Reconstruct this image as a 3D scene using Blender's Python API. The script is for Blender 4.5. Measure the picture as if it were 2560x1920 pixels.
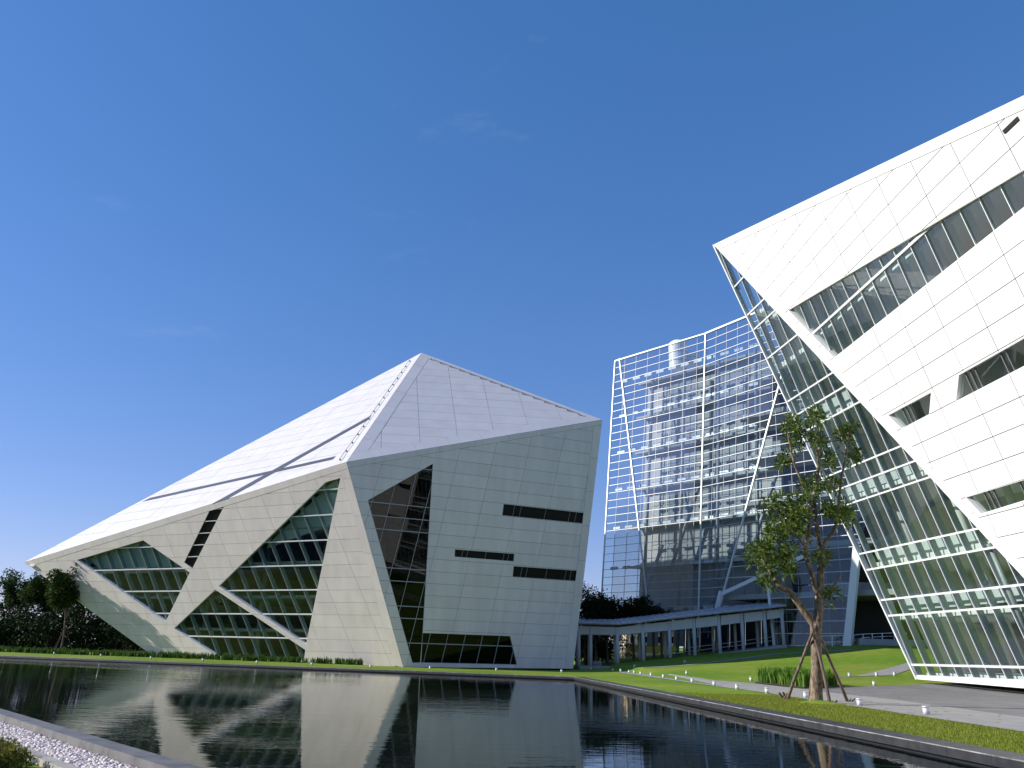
import bpy, bmesh, math, random
import numpy as np
random.seed(7)
rng = np.random.default_rng(7)
R_ = math.radians
for o in list(bpy.data.objects):
    bpy.data.objects.remove(o, do_unlink=True)
scene = bpy.context.scene
COL = scene.collection
V3 = lambda *a: np.array(a, float)

# ---------------------------------------------------------------- camera
F, CX, CY, EYE = 2000.0, 1280.0, 960.0, 1.6      # focal length in photo pixels (photo is 2560 wide)
HZ0, ROLL = 1640.0, 0.028                        # horizon height at the middle column, and its slope
rho = math.atan(ROLL)
pitch = math.atan((HZ0 - CY) * math.cos(rho) / F)
c_f = V3(0, math.cos(pitch), math.sin(pitch))
c_u0 = V3(0, -math.sin(pitch), math.cos(pitch))
c_u = c_u0 * math.cos(rho) - V3(1, 0, 0) * math.sin(rho)
c_r = V3(1, 0, 0) * math.cos(rho) + c_u0 * math.sin(rho)
CAM = V3(0, 0, EYE)
cd = bpy.data.cameras.new('camera')
cam = bpy.data.objects.new('camera', cd)
COL.objects.link(cam)
cd.sensor_width = 36.0
cd.lens = 36.0 * F / 2560.0
cd.clip_start = 0.05
cd.clip_end = 12000
from mathutils import Matrix
cam.matrix_world = Matrix(((c_r[0], c_u[0], -c_f[0], CAM[0]), (c_r[1], c_u[1], -c_f[1], CAM[1]),
                           (c_r[2], c_u[2], -c_f[2], CAM[2]), (0, 0, 0, 1)))
scene.camera = cam

# ---------------------------------------------------------------- light
SUN_EL, SUN_AZ = R_(25.5), R_(-1.2)
s_dir = V3(-math.cos(SUN_EL) * math.cos(SUN_AZ), -math.cos(SUN_EL) * math.sin(SUN_AZ), math.sin(SUN_EL))
world = bpy.data.worlds.new('World')
scene.world = world
world.use_nodes = True
wn, wl = world.node_tree.nodes, world.node_tree.links
bg = wn['Background']
sky = wn.new('ShaderNodeTexSky')
sky.sky_type = 'NISHITA'
sky.sun_disc = False
sky.sun_elevation = SUN_EL
sky.sun_rotation = math.atan2(s_dir[0], s_dir[1]) % (2 * math.pi)
sky.altitude = 0
sky.air_density = 1.0
sky.dust_density = 0.08
sky.ozone_density = 4.0
# thin high cirrus, the same all over the sky
tc = wn.new('ShaderNodeTexCoord')
mp = wn.new('ShaderNodeMapping')
mp.inputs['Scale'].default_value = (2.2, 3.4, 7.0)
mp.inputs['Location'].default_value = (0.4, 1.3, 0.2)
n1 = wn.new('ShaderNodeTexNoise')
n1.inputs['Scale'].default_value = 1.6
n1.inputs['Detail'].default_value = 7
n1.inputs['Roughness'].default_value = 0.62
n1.inputs['Distortion'].default_value = 0.7
cr = wn.new('ShaderNodeValToRGB')
cr.color_ramp.elements[0].position = 0.62
cr.color_ramp.elements[1].position = 0.86
cr.color_ramp.elements[1].color = (0.13, 0.13, 0.13, 1)
mx = wn.new('ShaderNodeMixRGB')
mx.inputs[2].default_value = (4.6, 5.4, 7.0, 1)
wl.new(tc.outputs['Generated'], mp.inputs['Vector'])
wl.new(mp.outputs['Vector'], n1.inputs['Vector'])
wl.new(n1.outputs['Fac'], cr.inputs['Fac'])
wl.new(cr.outputs['Color'], mx.inputs[0])
hs = wn.new('ShaderNodeHueSaturation')
hs.inputs['Saturation'].default_value = 1.27
gm = wn.new('ShaderNodeGamma')
gm.inputs['Gamma'].default_value = 0.62
tn = wn.new('ShaderNodeMixRGB')
tn.blend_type = 'MULTIPLY'
tn.inputs[0].default_value = 1.0
tn.inputs[2].default_value = (1.82, 1.70, 2.36, 1)
wl.new(sky.outputs['Color'], hs.inputs['Color'])
wl.new(hs.outputs['Color'], gm.inputs['Color'])
wl.new(gm.outputs['Color'], tn.inputs[1])
wl.new(tn.outputs[0], mx.inputs[1])
wl.new(mx.outputs[0], bg.inputs['Color'])
bg.inputs['Strength'].default_value = 0.069
ld = bpy.data.lights.new('sun', 'SUN')
ld.energy = 4.0
ld.angle = R_(0.53)
ld.color = (1.0, 0.95, 0.87)
sun = bpy.data.objects.new('sun', ld)
COL.objects.link(sun)
from mathutils import Vector
sun.rotation_euler = Vector(tuple(s_dir)).to_track_quat('Z', 'Y').to_euler()
scene.view_settings.view_transform = 'Standard'
scene.view_settings.look = 'None'
scene.view_settings.gamma = 1
scene.view_settings.exposure = 0.78
scene.render.engine = 'CYCLES'
scene.cycles.max_bounces = 10
scene.cycles.transparent_max_bounces = 24
scene.cycles.glossy_bounces = 4
scene.cycles.transmission_bounces = 6
scene.cycles.caustics_reflective = False
scene.cycles.caustics_refractive = False

# ---------------------------------------------------------------- pixel -> place helpers
def ray(p):
    d = c_f * F + c_r * (p[0] - CX) - c_u * (p[1] - CY)
    return d / np.linalg.norm(d)
def hit(p, p0, n):
    d = ray(p)
    return CAM + d * (((p0 - CAM) @ n) / (d @ n))
def atY(p, Y):
    d = ray(p)
    return CAM + d * (Y / d[1])
def atZ(p, z):
    d = ray(p)
    return CAM + d * ((z - EYE) / d[2])
def proj(P):
    q = P - CAM
    return CX + F * (q @ c_r) / (q @ c_f), CY - F * (q @ c_u) / (q @ c_f)
def hdir(xv):                                    # horizontal direction whose vanishing point is in that column
    d = ray((xv, HZ0 + ROLL * (xv - CX)))
    d[2] = 0
    return d / np.linalg.norm(d)
def Z(o, s, l):                                  # enlarged-crop coordinates to photo pixels
    return [(o[0] + x / s, o[1] + y / s) for x, y in l]
def unit(v):
    return v / np.linalg.norm(v)

# pond outline in plan
PR = atZ((1435, 1693), 0)[:2]
pf = unit(atZ((0, 1639), 0)[:2] - PR)
pr = unit(atZ((2560, 1905), 0)[:2] - PR)
pn0, pn1 = atZ((0, 1776), 0)[:2], atZ((430, 1905), 0)[:2]
pn = unit(pn1 - pn0)
def isect(p, d, q, e):
    A = np.array([[d[0], -e[0]], [d[1], -e[1]]])
    t = np.linalg.solve(A, q - p)
    return p + d * t[0]
PS = isect(PR, pr, pn0, pn)                      # near corner, out of frame
PFL = PR + pf * 150
PNL = isect(PFL, V3(0.15, -1), pn0, pn)
POND = [PR, PFL, PNL, PS]
def side(p, a, d):                               # >0 left of a->a+d
    return d[0] * (p[1] - a[1]) - d[1] * (p[0] - a[0])
def near_bank(x, y):
    return side((x, y), pn0, pn) < 0

def terr(x, y):
    w = min(max((x - 6) / 30.0, 0), 1.3)
    w = w * w * (1.6 - 0.6 * min(w, 1)) if w < 0.3 else w - 0.03
    t = (y - 52) / 5.0
    s = 5.0 * (math.log1p(math.exp(t)) if t < 30 else t) * 0.06
    s = min(s, 3.75)
    z = w * s
    dl = side((x, y), PR, pf)
    dl = -dl if dl < 0 else 0.0
    if x < -8 and dl > 2:
        k = min((-8 - x) / 30.0, 1.0)
        z += k * k * (3 - 2 * k) * min(0.024 * (dl - 2), 0.75)
    if side((x, y), pn0, pn) < 0:
        z -= 0.16
    return z
def gp(p, far=260.0):                            # pixel to ground
    d = ray(p)
    t, last = 4.0, 4.0
    while t < far:
        q = CAM + d * t
        if q[2] < terr(q[0], q[1]):
            lo, hi = last, t
            for _ in range(30):
                m = (lo + hi) / 2
                q = CAM + d * m
                if q[2] < terr(q[0], q[1]): hi = m
                else: lo = m
            return CAM + d * hi
        last = t
        t += 0.5
    return CAM + d * far

# ---------------------------------------------------------------- objects
def root_loc(o):
    while o is not None and o.parent is not None:
        o = o.parent
    return V3(*o.location) if o is not None else V3(0, 0, 0)
def obj(name, verts, faces, mat, parent=None, loc=None, smooth=False):
    off = root_loc(parent) if parent is not None else (V3(*loc) if loc is not None else V3(0, 0, 0))
    me = bpy.data.meshes.new(name)
    me.from_pydata([tuple(V3(*v) - off) for v in verts], [], faces)
    me.materials.append(mat)
    if smooth:
        me.polygons.foreach_set('use_smooth', [True] * len(me.polygons))
    me.update()
    o = bpy.data.objects.new(name, me)
    COL.objects.link(o)
    if parent is not None: o.parent = parent
    else: o.location = tuple(off)
    return o
def thing(name, loc, label, cat, group=None):
    o = bpy.data.objects.new(name, None)
    o.empty_display_size = 0.3
    COL.objects.link(o)
    o.location = tuple(loc)
    return tag(o, label, cat, group)
def tag(o, label, cat, group=None):
    o['label'] = label
    o['category'] = cat
    if group: o['group'] = group
    return o
def kind(o, k):
    o['kind'] = k
    return o

class MB:
    def __init__(s): s.v, s.f = [], []
    def add(s, v, f):
        n = len(s.v)
        s.v += list(v)
        s.f += [tuple(i + n for i in q) for q in f]
        return s
    def box(s, lo, hi):
        x0, y0, z0 = lo; x1, y1, z1 = hi
        return s.add([(x0,y0,z0),(x1,y0,z0),(x1,y1,z0),(x0,y1,z0),(x0,y0,z1),(x1,y0,z1),(x1,y1,z1),(x0,y1,z1)],
                     [(0,3,2,1),(4,5,6,7),(0,1,5,4),(1,2,6,5),(2,3,7,6),(3,0,4,7)])
    def bar(s, p, q, w, d, n, o0=0.0):
        # rectangular bar p->q: width w across, from offset o0 to o0+d along n
        p, q, n = V3(*p), V3(*q), unit(V3(*n))
        t = unit(q - p)
        x = unit(np.cross(t, n)) * (w / 2)
        vs = []
        for e in (p, q):
            for a, b in ((-1, o0), (1, o0), (1, o0 + d), (-1, o0 + d)):
                vs.append(e + x * a + n * b)
        return s.add(vs, [(3,2,1,0),(4,5,6,7),(0,1,5,4),(1,2,6,5),(2,3,7,6),(3,0,4,7)])
    def prism(s, poly, vec, cap=True):           # poly 3d list, extruded by vec
        n = len(poly)
        vec = V3(*vec)
        vs = [V3(*p) for p in poly] + [V3(*p) + vec for p in poly]
        fs = [tuple(range(n))[::-1], tuple(range(n, 2 * n))] if cap else []
        fs += [(i, (i + 1) % n, n + (i + 1) % n, n + i) for i in range(n)]
        return s.add(vs, fs)
    def tube(s, pts, rad, seg=8, wob=0.0):
        pts = [V3(*p) for p in pts]
        rings = []
        for i, p in enumerate(pts):
            a = pts[max(i - 1, 0)]; b = pts[min(i + 1, len(pts) - 1)]
            t = unit(b - a)
            h = V3(0, 1, 0) if abs(t[1]) < 0.9 else V3(1, 0, 0)
            x = unit(np.cross(t, h)); y = np.cross(t, x)
            ring = []
            for k in range(seg):
                an = 2 * math.pi * k / seg
                r = rad[i] * (1 + wob * random.uniform(-1, 1))
                ring.append(p + x * math.cos(an) * r + y * math.sin(an) * r)
            rings.append(ring)
        vs = [v for r in rings for v in r]
        fs = []
        for i in range(len(pts) - 1):
            for k in range(seg):
                a, b = i * seg + k, i * seg + (k + 1) % seg
                fs.append((a, b, b + seg, a + seg))
        fs.append(tuple(range(seg))[::-1])
        m = (len(pts) - 1) * seg
        fs.append(tuple(range(m, m + seg)))
        return s.add(vs, fs)
    def build(s, name, mat, parent=None, loc=None, smooth=False):
        return obj(name, s.v, s.f, mat, parent, loc, smooth)

# ---------------------------------------------------------------- materials
def mat(name, col, rough=0.6, spec=0.5, metal=0.0):
    m = bpy.data.materials.new(name)
    m.use_nodes = True
    b = m.node_tree.nodes['Principled BSDF']
    b.inputs['Base Color'].default_value = (*col, 1)
    b.inputs['Roughness'].default_value = rough
    b.inputs['Specular IOR Level'].default_value = spec
    b.inputs['Metallic'].default_value = metal
    return m
def noise_mat(name, c0, c1, scale, rough=0.8, detail=6, bump=0.0, bscale=None, stretch=(1, 1, 1), spec=0.3, lo=0.35, hi=0.65, rand=0.0, metal=0.0):
    m = mat(name, c0, rough, spec, metal)
    nt = m.node_tree; N, L = nt.nodes, nt.links
    b = N['Principled BSDF']
    t = N.new('ShaderNodeTexCoord')
    mpn = N.new('ShaderNodeMapping')
    mpn.inputs['Scale'].default_value = stretch
    L.new(t.outputs['Object'], mpn.inputs['Vector'])
    nz = N.new('ShaderNodeTexNoise')
    nz.inputs['Scale'].default_value = scale
    nz.inputs['Detail'].default_value = detail
    L.new(mpn.outputs['Vector'], nz.inputs['Vector'])
    r = N.new('ShaderNodeValToRGB')
    r.color_ramp.elements[0].position = lo
    r.color_ramp.elements[1].position = hi
    r.color_ramp.elements[0].color = (*c0, 1)
    r.color_ramp.elements[1].color = (*c1, 1)
    L.new(nz.outputs['Fac'], r.inputs['Fac'])
    out = r.outputs['Color']
    if rand:
        oi = N.new('ShaderNodeObjectInfo')
        mr = N.new('ShaderNodeMapRange')
        mr.inputs['To Min'].default_value = 1 - rand
        mr.inputs['To Max'].default_value = 1 + rand
        L.new(oi.outputs['Random'], mr.inputs['Value'])
        mm = N.new('ShaderNodeMixRGB')
        mm.blend_type = 'MULTIPLY'
        mm.inputs[0].default_value = 1
        L.new(out, mm.inputs[1])
        L.new(mr.outputs[0], mm.inputs[2])
        out = mm.outputs[0]
    L.new(out, b.inputs['Base Color'])
    if bump:
        nb = N.new('ShaderNodeTexNoise')
        nb.inputs['Scale'].default_value = bscale or scale * 4
        nb.inputs['Detail'].default_value = 5
        L.new(mpn.outputs['Vector'], nb.inputs['Vector'])
        bp = N.new('ShaderNodeBump')
        bp.inputs['Strength'].default_value = bump
        bp.inputs['Distance'].default_value = 0.05
        L.new(nb.outputs['Fac'], bp.inputs['Height'])
        L.new(bp.outputs['Normal'], b.inputs['Normal'])
    return m
def glass_mat(name, tint, refl=1.0, ior=1.6, rough=0.0, gcol=(1, 1, 1)):
    m = bpy.data.materials.new(name)
    m.use_nodes = True
    N, L = m.node_tree.nodes, m.node_tree.links
    N.remove(N['Principled BSDF'])
    out = N['Material Output']
    tr = N.new('ShaderNodeBsdfTransparent')
    tr.inputs['Color'].default_value = (*tint, 1)
    gl = N.new('ShaderNodeBsdfGlossy')
    gl.inputs['Roughness'].default_value = rough
    gl.inputs['Color'].default_value = (*gcol, 1)
    lw = N.new('ShaderNodeLayerWeight')           # Schlick reflectance, the same from both sides of the pane
    lw.inputs['Blend'].default_value = 0.5
    pw = N.new('ShaderNodeMath'); pw.operation = 'POWER'; pw.inputs[1].default_value = 4.5
    ml = N.new('ShaderNodeMath'); ml.operation = 'MULTIPLY_ADD'; ml.use_clamp = True
    r0 = ((ior - 1) / (ior + 1)) ** 2
    ml.inputs[1].default_value = (1 - r0) * min(refl, 1.0)
    ml.inputs[2].default_value = r0 * refl
    L.new(lw.outputs['Facing'], pw.inputs[0])
    L.new(pw.outputs[0], ml.inputs[0])
    fr = None
    mix = N.new('ShaderNodeMixShader')
    L.new(ml.outputs[0], mix.inputs[0])
    L.new(tr.outputs[0], mix.inputs[1])
    L.new(gl.outputs[0], mix.inputs[2])
    L.new(mix.outputs[0], out.inputs['Surface'])
    return m

M = {}
M['clad'] = noise_mat('cladding', (0.765, 0.67, 0.645), (0.855, 0.755, 0.725), 0.9, rough=0.5, stretch=(1, 1, 0.16), rand=0.035, lo=0.3, hi=0.7, spec=0.4)
M['roof'] = noise_mat('roof_cladding', (0.565, 0.545, 0.56), (0.605, 0.585, 0.60), 0.5, rough=0.55, rand=0.02, bump=0.06, bscale=3)
M['white'] = noise_mat('white_cladding', (0.76, 0.755, 0.75), (0.80, 0.795, 0.79), 0.25, rough=0.45, rand=0.015)
M['joint'] = mat('joint_backing', (0.16, 0.16, 0.16), 0.9)
M['trim'] = mat('white_trim', (0.80, 0.80, 0.81), 0.4)
M['alu'] = mat('white_aluminium', (0.74, 0.75, 0.76), 0.35)
M['alut'] = mat('pale_grey_aluminium', (0.60, 0.61, 0.62), 0.4)
M['alud'] = mat('grey_aluminium', (0.35, 0.36, 0.37), 0.4)
M['darkband'] = mat('dark_band', (0.085, 0.083, 0.095), 0.35)
M['blackglass'] = mat('black_glass', (0.010, 0.010, 0.012), 0.25, 0.15)
M['glass'] = glass_mat('green_glass', (0.80, 0.86, 0.85), 0.65, 1.55, gcol=(0.92, 0.97, 1))
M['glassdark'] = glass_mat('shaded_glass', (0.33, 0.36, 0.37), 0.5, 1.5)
M['glassw'] = glass_mat('clear_green_glass', (0.90, 0.94, 0.935), 1.3, 1.6, gcol=(0.94, 0.98, 1))
M['glasst'] = glass_mat('tower_glass', (0.84, 0.88, 0.905), 3.0, 1.6, gcol=(1, 0.99, 0.93))
M['fin'] = mat('fin_glass', (0.34, 0.42, 0.41), 0.25)
M['slab'] = mat('floor_slab', (0.42, 0.42, 0.40), 0.8)
M['ceil'] = mat('ceiling', (0.68, 0.69, 0.67), 0.8)
M['dark'] = mat('dark_interior', (0.05, 0.05, 0.055), 0.9)
M['concrete'] = noise_mat('concrete', (0.30, 0.30, 0.30), (0.36, 0.36, 0.35), 0.8, bump=0.1)
M['core'] = noise_mat('core_wall', (0.42, 0.43, 0.44), (0.46, 0.47, 0.48), 0.3)
M['tan'] = mat('tan_panel', (0.42, 0.415, 0.40), 0.7)
M['glassn'] = glass_mat('shaded_tower_glass', (0.86, 0.91, 0.93), 0.9, 1.5)
M['steel'] = mat('brushed_steel', (0.60, 0.60, 0.61), 0.5, 0.5, 0.25)
M['steeld'] = mat('dark_steel', (0.18, 0.18, 0.18), 0.5)
M['lawn'] = None

# ---------------------------------------------------------------- ground, pond
def lawn_material():
    m = mat('lawn_grass', (0.1, 0.15, 0.03), 0.9, 0.15)
    N, L = m.node_tree.nodes, m.node_tree.links
    b = N['Principled BSDF']
    t = N.new('ShaderNodeTexCoord')
    def nz(sc, det=5):
        n = N.new('ShaderNodeTexNoise'); n.inputs['Scale'].default_value = sc; n.inputs['Detail'].default_value = det
        L.new(t.outputs['Object'], n.inputs['Vector']); return n
    a, c, e = nz(0.10, 3), nz(1.3, 6), nz(28, 4)
    r = N.new('ShaderNodeValToRGB')
    els = r.color_ramp.elements
    els[0].position, els[0].color = 0.40, (0.115, 0.220, 0.014, 1)
    els[1].position, els[1].color = 0.60, (0.235, 0.270, 0.040, 1)
    k = els.new(0.5); k.color = (0.165, 0.250, 0.022, 1)
    mx = N.new('ShaderNodeMixRGB'); mx.inputs[0].default_value = 0.45
    L.new(a.outputs['Fac'], mx.inputs[1]); L.new(c.outputs['Fac'], mx.inputs[2])
    L.new(mx.outputs[0], r.inputs['Fac'])
    m2 = N.new('ShaderNodeMixRGB'); m2.blend_type = 'MULTIPLY'; m2.inputs[0].default_value = 0.7
    r2 = N.new('ShaderNodeValToRGB')
    r2.color_ramp.elements[0].position = 0.3; r2.color_ramp.elements[0].color = (0.45, 0.45, 0.45, 1)
    r2.color_ramp.elements[1].position = 0.7; r2.color_ramp.elements[1].color = (1.35, 1.35, 1.35, 1)
    L.new(e.outputs['Fac'], r2.inputs['Fac'])
    L.new(r.outputs['Color'], m2.inputs[1]); L.new(r2.outputs['Color'], m2.inputs[2])
    L.new(m2.outputs[0], b.inputs['Base Color'])
    bp = N.new('ShaderNodeBump'); bp.inputs['Strength'].default_value = 0.6; bp.inputs['Distance'].default_value = 0.04
    L.new(e.outputs['Fac'], bp.inputs['Height']); L.new(bp.outputs['Normal'], b.inputs['Normal'])
    return m
M['lawn'] = lawn_material()

def sheet(name, poly, off, m, step=1.0, hole=False, zfun=None):
    # draped sheet: grid cut to a convex plan polygon (counter-clockwise or clockwise)
    poly = [V3(p[0], p[1]) for p in poly]
    area = sum(poly[i][0] * poly[(i + 1) % len(poly)][1] - poly[(i + 1) % len(poly)][0] * poly[i][1] for i in range(len(poly)))
    if area < 0: poly = poly[::-1]
    lo = np.floor(np.min(poly, axis=0)); hi = np.ceil(np.max(poly, axis=0))
    bm = bmesh.new()
    nx, ny = int((hi[0] - lo[0]) / step) + 1, int((hi[1] - lo[1]) / step) + 1
    vs = [[bm.verts.new((lo[0] + i * step, lo[1] + j * step, 0)) for i in range(nx)] for j in range(ny)]
    for j in range(ny - 1):
        for i in range(nx - 1):
            bm.faces.new((vs[j][i], vs[j][i + 1], vs[j + 1][i + 1], vs[j + 1][i]))
    for i in range(len(poly)):
        a, b = poly[i], poly[(i + 1) % len(poly)]
        n = V3(b[1] - a[1], -(b[0] - a[0]), 0)
        bmesh.ops.bisect_plane(bm, geom=bm.verts[:] + bm.edges[:] + bm.faces[:], plane_co=(a[0], a[1], 0), plane_no=tuple(n), clear_outer=True)
    for v in bm.verts:
        v.co.z = (zfun or terr)(v.co.x, v.co.y) + off
    me = bpy.data.meshes.new(name)
    bm.to_mesh(me); bm.free()
    me.materials.append(m)
    me.polygons.foreach_set('use_smooth', [True] * len(me.polygons))
    o = bpy.data.objects.new(name, me)
    COL.objects.link(o)
    return o

def build_ground():
    bm = bmesh.new()
    xs = [-4000, -1500, -600, -300, -200, -170] + list(range(-150, 151)) + [170, 200, 300, 600, 1500, 4000]
    ys = [-1000, -300, -100, -40] + list(range(-20, 161)) + [180, 220, 300, 500, 1000, 2500, 6000]
    vs = [[bm.verts.new((x, y, 0)) for x in xs] for y in ys]
    for j in range(len(ys) - 1):
        for i in range(len(xs) - 1):
            bm.faces.new((vs[j][i], vs[j][i + 1], vs[j + 1][i + 1], vs[j + 1][i]))
    c = sum(POND) / 4
    sides = []
    for i in range(4):
        a, b = POND[i], POND[(i + 1) % 4]
        n = V3(b[1] - a[1], -(b[0] - a[0]))
        if (c - a) @ n > 0: n = -n
        sides.append((a, n))
        bmesh.ops.bisect_plane(bm, geom=bm.verts[:] + bm.edges[:] + bm.faces[:], plane_co=(a[0], a[1], 0), plane_no=(n[0], n[1], 0))
    kill = []
    for f in bm.faces:
        m = f.calc_center_median()
        if all((V3(m.x, m.y) - a) @ n < 0 for a, n in sides): kill.append(f)
    bmesh.ops.delete(bm, geom=kill, context='FACES')
    for v in bm.verts:
        v.co.z = terr(v.co.x, v.co.y)
    me = bpy.data.meshes.new('ground')
    bm.to_mesh(me); bm.free()
    me.materials.append(M['lawn'])
    me.polygons.foreach_set('use_smooth', [True] * len(me.polygons))
    o = bpy.data.objects.new('ground', me)
    COL.objects.link(o)
    kind(o, 'structure')
build_ground()

def water_material():
    m = bpy.data.materials.new('pond_water'); m.use_nodes = True
    N, L = m.node_tree.nodes, m.node_tree.links
    b = N['Principled BSDF']
    b.inputs['Base Color'].default_value = (0.005, 0.009, 0.008, 1)
    b.inputs['Roughness'].default_value = 0.015
    b.inputs['IOR'].default_value = 1.333
    b.inputs['Specular IOR Level'].default_value = 0.5
    t = N.new('ShaderNodeTexCoord')
    mp1 = N.new('ShaderNodeMapping'); mp1.inputs['Scale'].default_value = (0.55, 1.7, 1); mp1.inputs['Rotation'].default_value = (0, 0, R_(-12))
    n1 = N.new('ShaderNodeTexNoise'); n1.inputs['Scale'].default_value = 1.9; n1.inputs['Detail'].default_value = 3
    mp2 = N.new('ShaderNodeMapping'); mp2.inputs['Scale'].default_value = (0.7, 1.6, 1)
    n2 = N.new('ShaderNodeTexNoise'); n2.inputs['Scale'].default_value = 0.5; n2.inputs['Detail'].default_value = 2
    # wind patches: calm near the right bank, ruffled farther out on the left
    n3 = N.new('ShaderNodeTexNoise'); n3.inputs['Scale'].default_value = 0.05; n3.inputs['Detail'].default_value = 2
    r3 = N.new('ShaderNodeMapRange'); r3.inputs['From Min'].default_value = 0.42; r3.inputs['From Max'].default_value = 0.62
    r3.inputs['To Min'].default_value = 0.25; r3.inputs['To Max'].default_value = 1.0
    for a, bb in ((mp1, n1), (mp2, n2)):
        L.new(t.outputs['Object'], a.inputs['Vector']); L.new(a.outputs['Vector'], bb.inputs['Vector'])
    L.new(t.outputs['Object'], n3.inputs['Vector']); L.new(n3.outputs['Fac'], r3.inputs['Value'])
    sx = N.new('ShaderNodeSeparateXYZ'); L.new(t.outputs['Object'], sx.inputs[0])
    rx = N.new('ShaderNodeMapRange'); rx.inputs['From Min'].default_value = 4; rx.inputs['From Max'].default_value = -25
    rx.inputs['To Min'].default_value = 0.35; rx.inputs['To Max'].default_value = 0.85
    L.new(sx.outputs['X'], rx.inputs['Value'])
    mu = N.new('ShaderNodeMath'); mu.operation = 'MULTIPLY'
    L.new(r3.outputs[0], mu.inputs[0]); L.new(rx.outputs[0], mu.inputs[1])
    ad = N.new('ShaderNodeMath'); ad.operation = 'MULTIPLY_ADD'; ad.inputs[1].default_value = 1.2
    L.new(n2.outputs['Fac'], ad.inputs[0]); L.new(n1.outputs['Fac'], ad.inputs[2])
    hh = N.new('ShaderNodeMath'); hh.operation = 'MULTIPLY'
    L.new(ad.outputs[0], hh.inputs[0]); L.new(mu.outputs[0], hh.inputs[1])
    bp = N.new('ShaderNodeBump'); bp.inputs['Strength'].default_value = 1.0; bp.inputs['Distance'].default_value = 0.014
    L.new(hh.outputs[0], bp.inputs['Height']); L.new(bp.outputs['Normal'], b.inputs['Normal'])
    return m
M['water'] = water_material()
WZ = -0.25
q = [V3(*p, WZ) for p in POND]
cc = sum(q) / 4
wat = obj('pond_water', [cc + (p - cc) * 1.004 for p in q], [(0, 1, 2, 3)], M['water'])
kind(wat, 'structure')

# granite coping stones along the pond edges
M['granite'] = noise_mat('dark_granite', (0.022, 0.022, 0.024), (0.040, 0.040, 0.042), 3.0, rough=0.42, spec=0.5, bump=0.05, bscale=60, rand=0.12)
M['paleg'] = noise_mat('grey_granite', (0.105, 0.10, 0.10), (0.16, 0.155, 0.15), 2.5, rough=0.6, bump=0.08, bscale=50, rand=0.06)
M['worn'] = noise_mat('worn_lit_granite', (0.10, 0.10, 0.10), (0.34, 0.33, 0.32), 1.5, rough=0.6)
M['blackshade'] = mat('black_and_shade', (0.012, 0.012, 0.012), 0.5)  # recess shade under the coping painted in; also plain black for edging, fixture
def coping(a, d, length, inward, width, stone, m, z1, z0, cham=0.02, start=0.0, thick=0.20):
    e = bpy.data.objects.new('pond_edge', None); COL.objects.link(e)
    e.location = (a[0], a[1], 0)
    kind(e, 'structure')
    t = start; k = 0
    while t < length and k < 290:
        s = min(stone, length - t)
        p0 = V3(*(a + d * (t + 0.004)), 0); p1 = V3(*(a + d * (t + s - 0.004)), 0)
        n = V3(*inward, 0)
        dz = random.uniform(-0.002, 0.002)
        prof = [(0.02, z0), (0.02, z1 - cham), (0.02 - cham * 0 + cham * -1, z1), (-width, z1), (-width, z0)]
        # small bevel on the pond-side arris
        zb = z1 - thick
        prof = [(0.03, zb), (0.03, z1 - cham), (0.03 - cham, z1), (-width, z1), (-width, zb if thick < .3 else z0)]
        pl = [p0 + n * x + V3(0, 0, zz + dz) for x, zz in prof]
        so = MB().prism(pl, p1 - p0).build('coping_stone', m, e)
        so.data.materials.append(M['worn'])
        so.data.polygons[3].material_index = 1       # worn arris, with the highlight along the edge painted in
        rec = [p0 + n * -0.07 + V3(0, 0, z0 * 0 - 0.95), p1 + n * -0.07 + V3(0, 0, -0.95), p1 + n * -0.2 + V3(0, 0, -0.95), p0 + n * -0.2 + V3(0, 0, -0.95)]
        MB().prism(rec, V3(0, 0, 0.95 + zb + 0.002)).build('edge_wall', M['blackshade'], e)
        t += s; k += 1
def inward(a, d):
    n = V3(-d[1], d[0])
    return n if (sum(POND) / 4 - a) @ n > 0 else -n
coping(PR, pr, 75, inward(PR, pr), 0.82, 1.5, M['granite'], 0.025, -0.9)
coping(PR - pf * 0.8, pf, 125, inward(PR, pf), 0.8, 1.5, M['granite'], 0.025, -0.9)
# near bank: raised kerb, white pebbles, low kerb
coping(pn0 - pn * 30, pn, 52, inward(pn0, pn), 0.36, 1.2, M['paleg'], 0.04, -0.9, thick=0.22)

# ---------------------------------------------------------------- paths
M['conc1'] = noise_mat('light_paving', (0.25, 0.24, 0.225), (0.30, 0.29, 0.27), 1.2, rough=0.85, bump=0.1, bscale=30)
def paving_material():
    m = noise_mat('grey_paving', (0.155, 0.150, 0.15), (0.195, 0.19, 0.185), 0.6, rough=0.8, bump=0.08, bscale=30)
    N, L = m.node_tree.nodes, m.node_tree.links
    b = N['Principled BSDF']
    src = b.inputs['Base Color'].links[0].from_socket
    t = N.new('ShaderNodeTexCoord'); mp = N.new('ShaderNodeMapping'); mp.inputs['Rotation'].default_value = (0, 0, R_(-14))
    L.new(t.outputs['Object'], mp.inputs['Vector'])
    br = N.new('ShaderNodeTexBrick'); br.offset = 0; br.inputs['Scale'].default_value = 1
    br.inputs['Brick Width'].default_value = 4; br.inputs['Row Height'].default_value = 2.4; br.inputs['Mortar Size'].default_value = 0.03
    br.inputs['Color1'].default_value = (1, 1, 1, 1); br.inputs['Color2'].default_value = (0.93, 0.93, 0.93, 1); br.inputs['Mortar'].default_value = (0.75, 0.75, 0.75, 1)
    L.new(mp.outputs['Vector'], br.inputs['Vector'])
    mm = N.new('ShaderNodeMixRGB'); mm.blend_type = 'MULTIPLY'; mm.inputs[0].default_value = 1
    L.new(src, mm.inputs[1]); L.new(br.outputs['Color'], mm.inputs[2]); L.new(mm.outputs[0], b.inputs['Base Color'])
    return m
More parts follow.
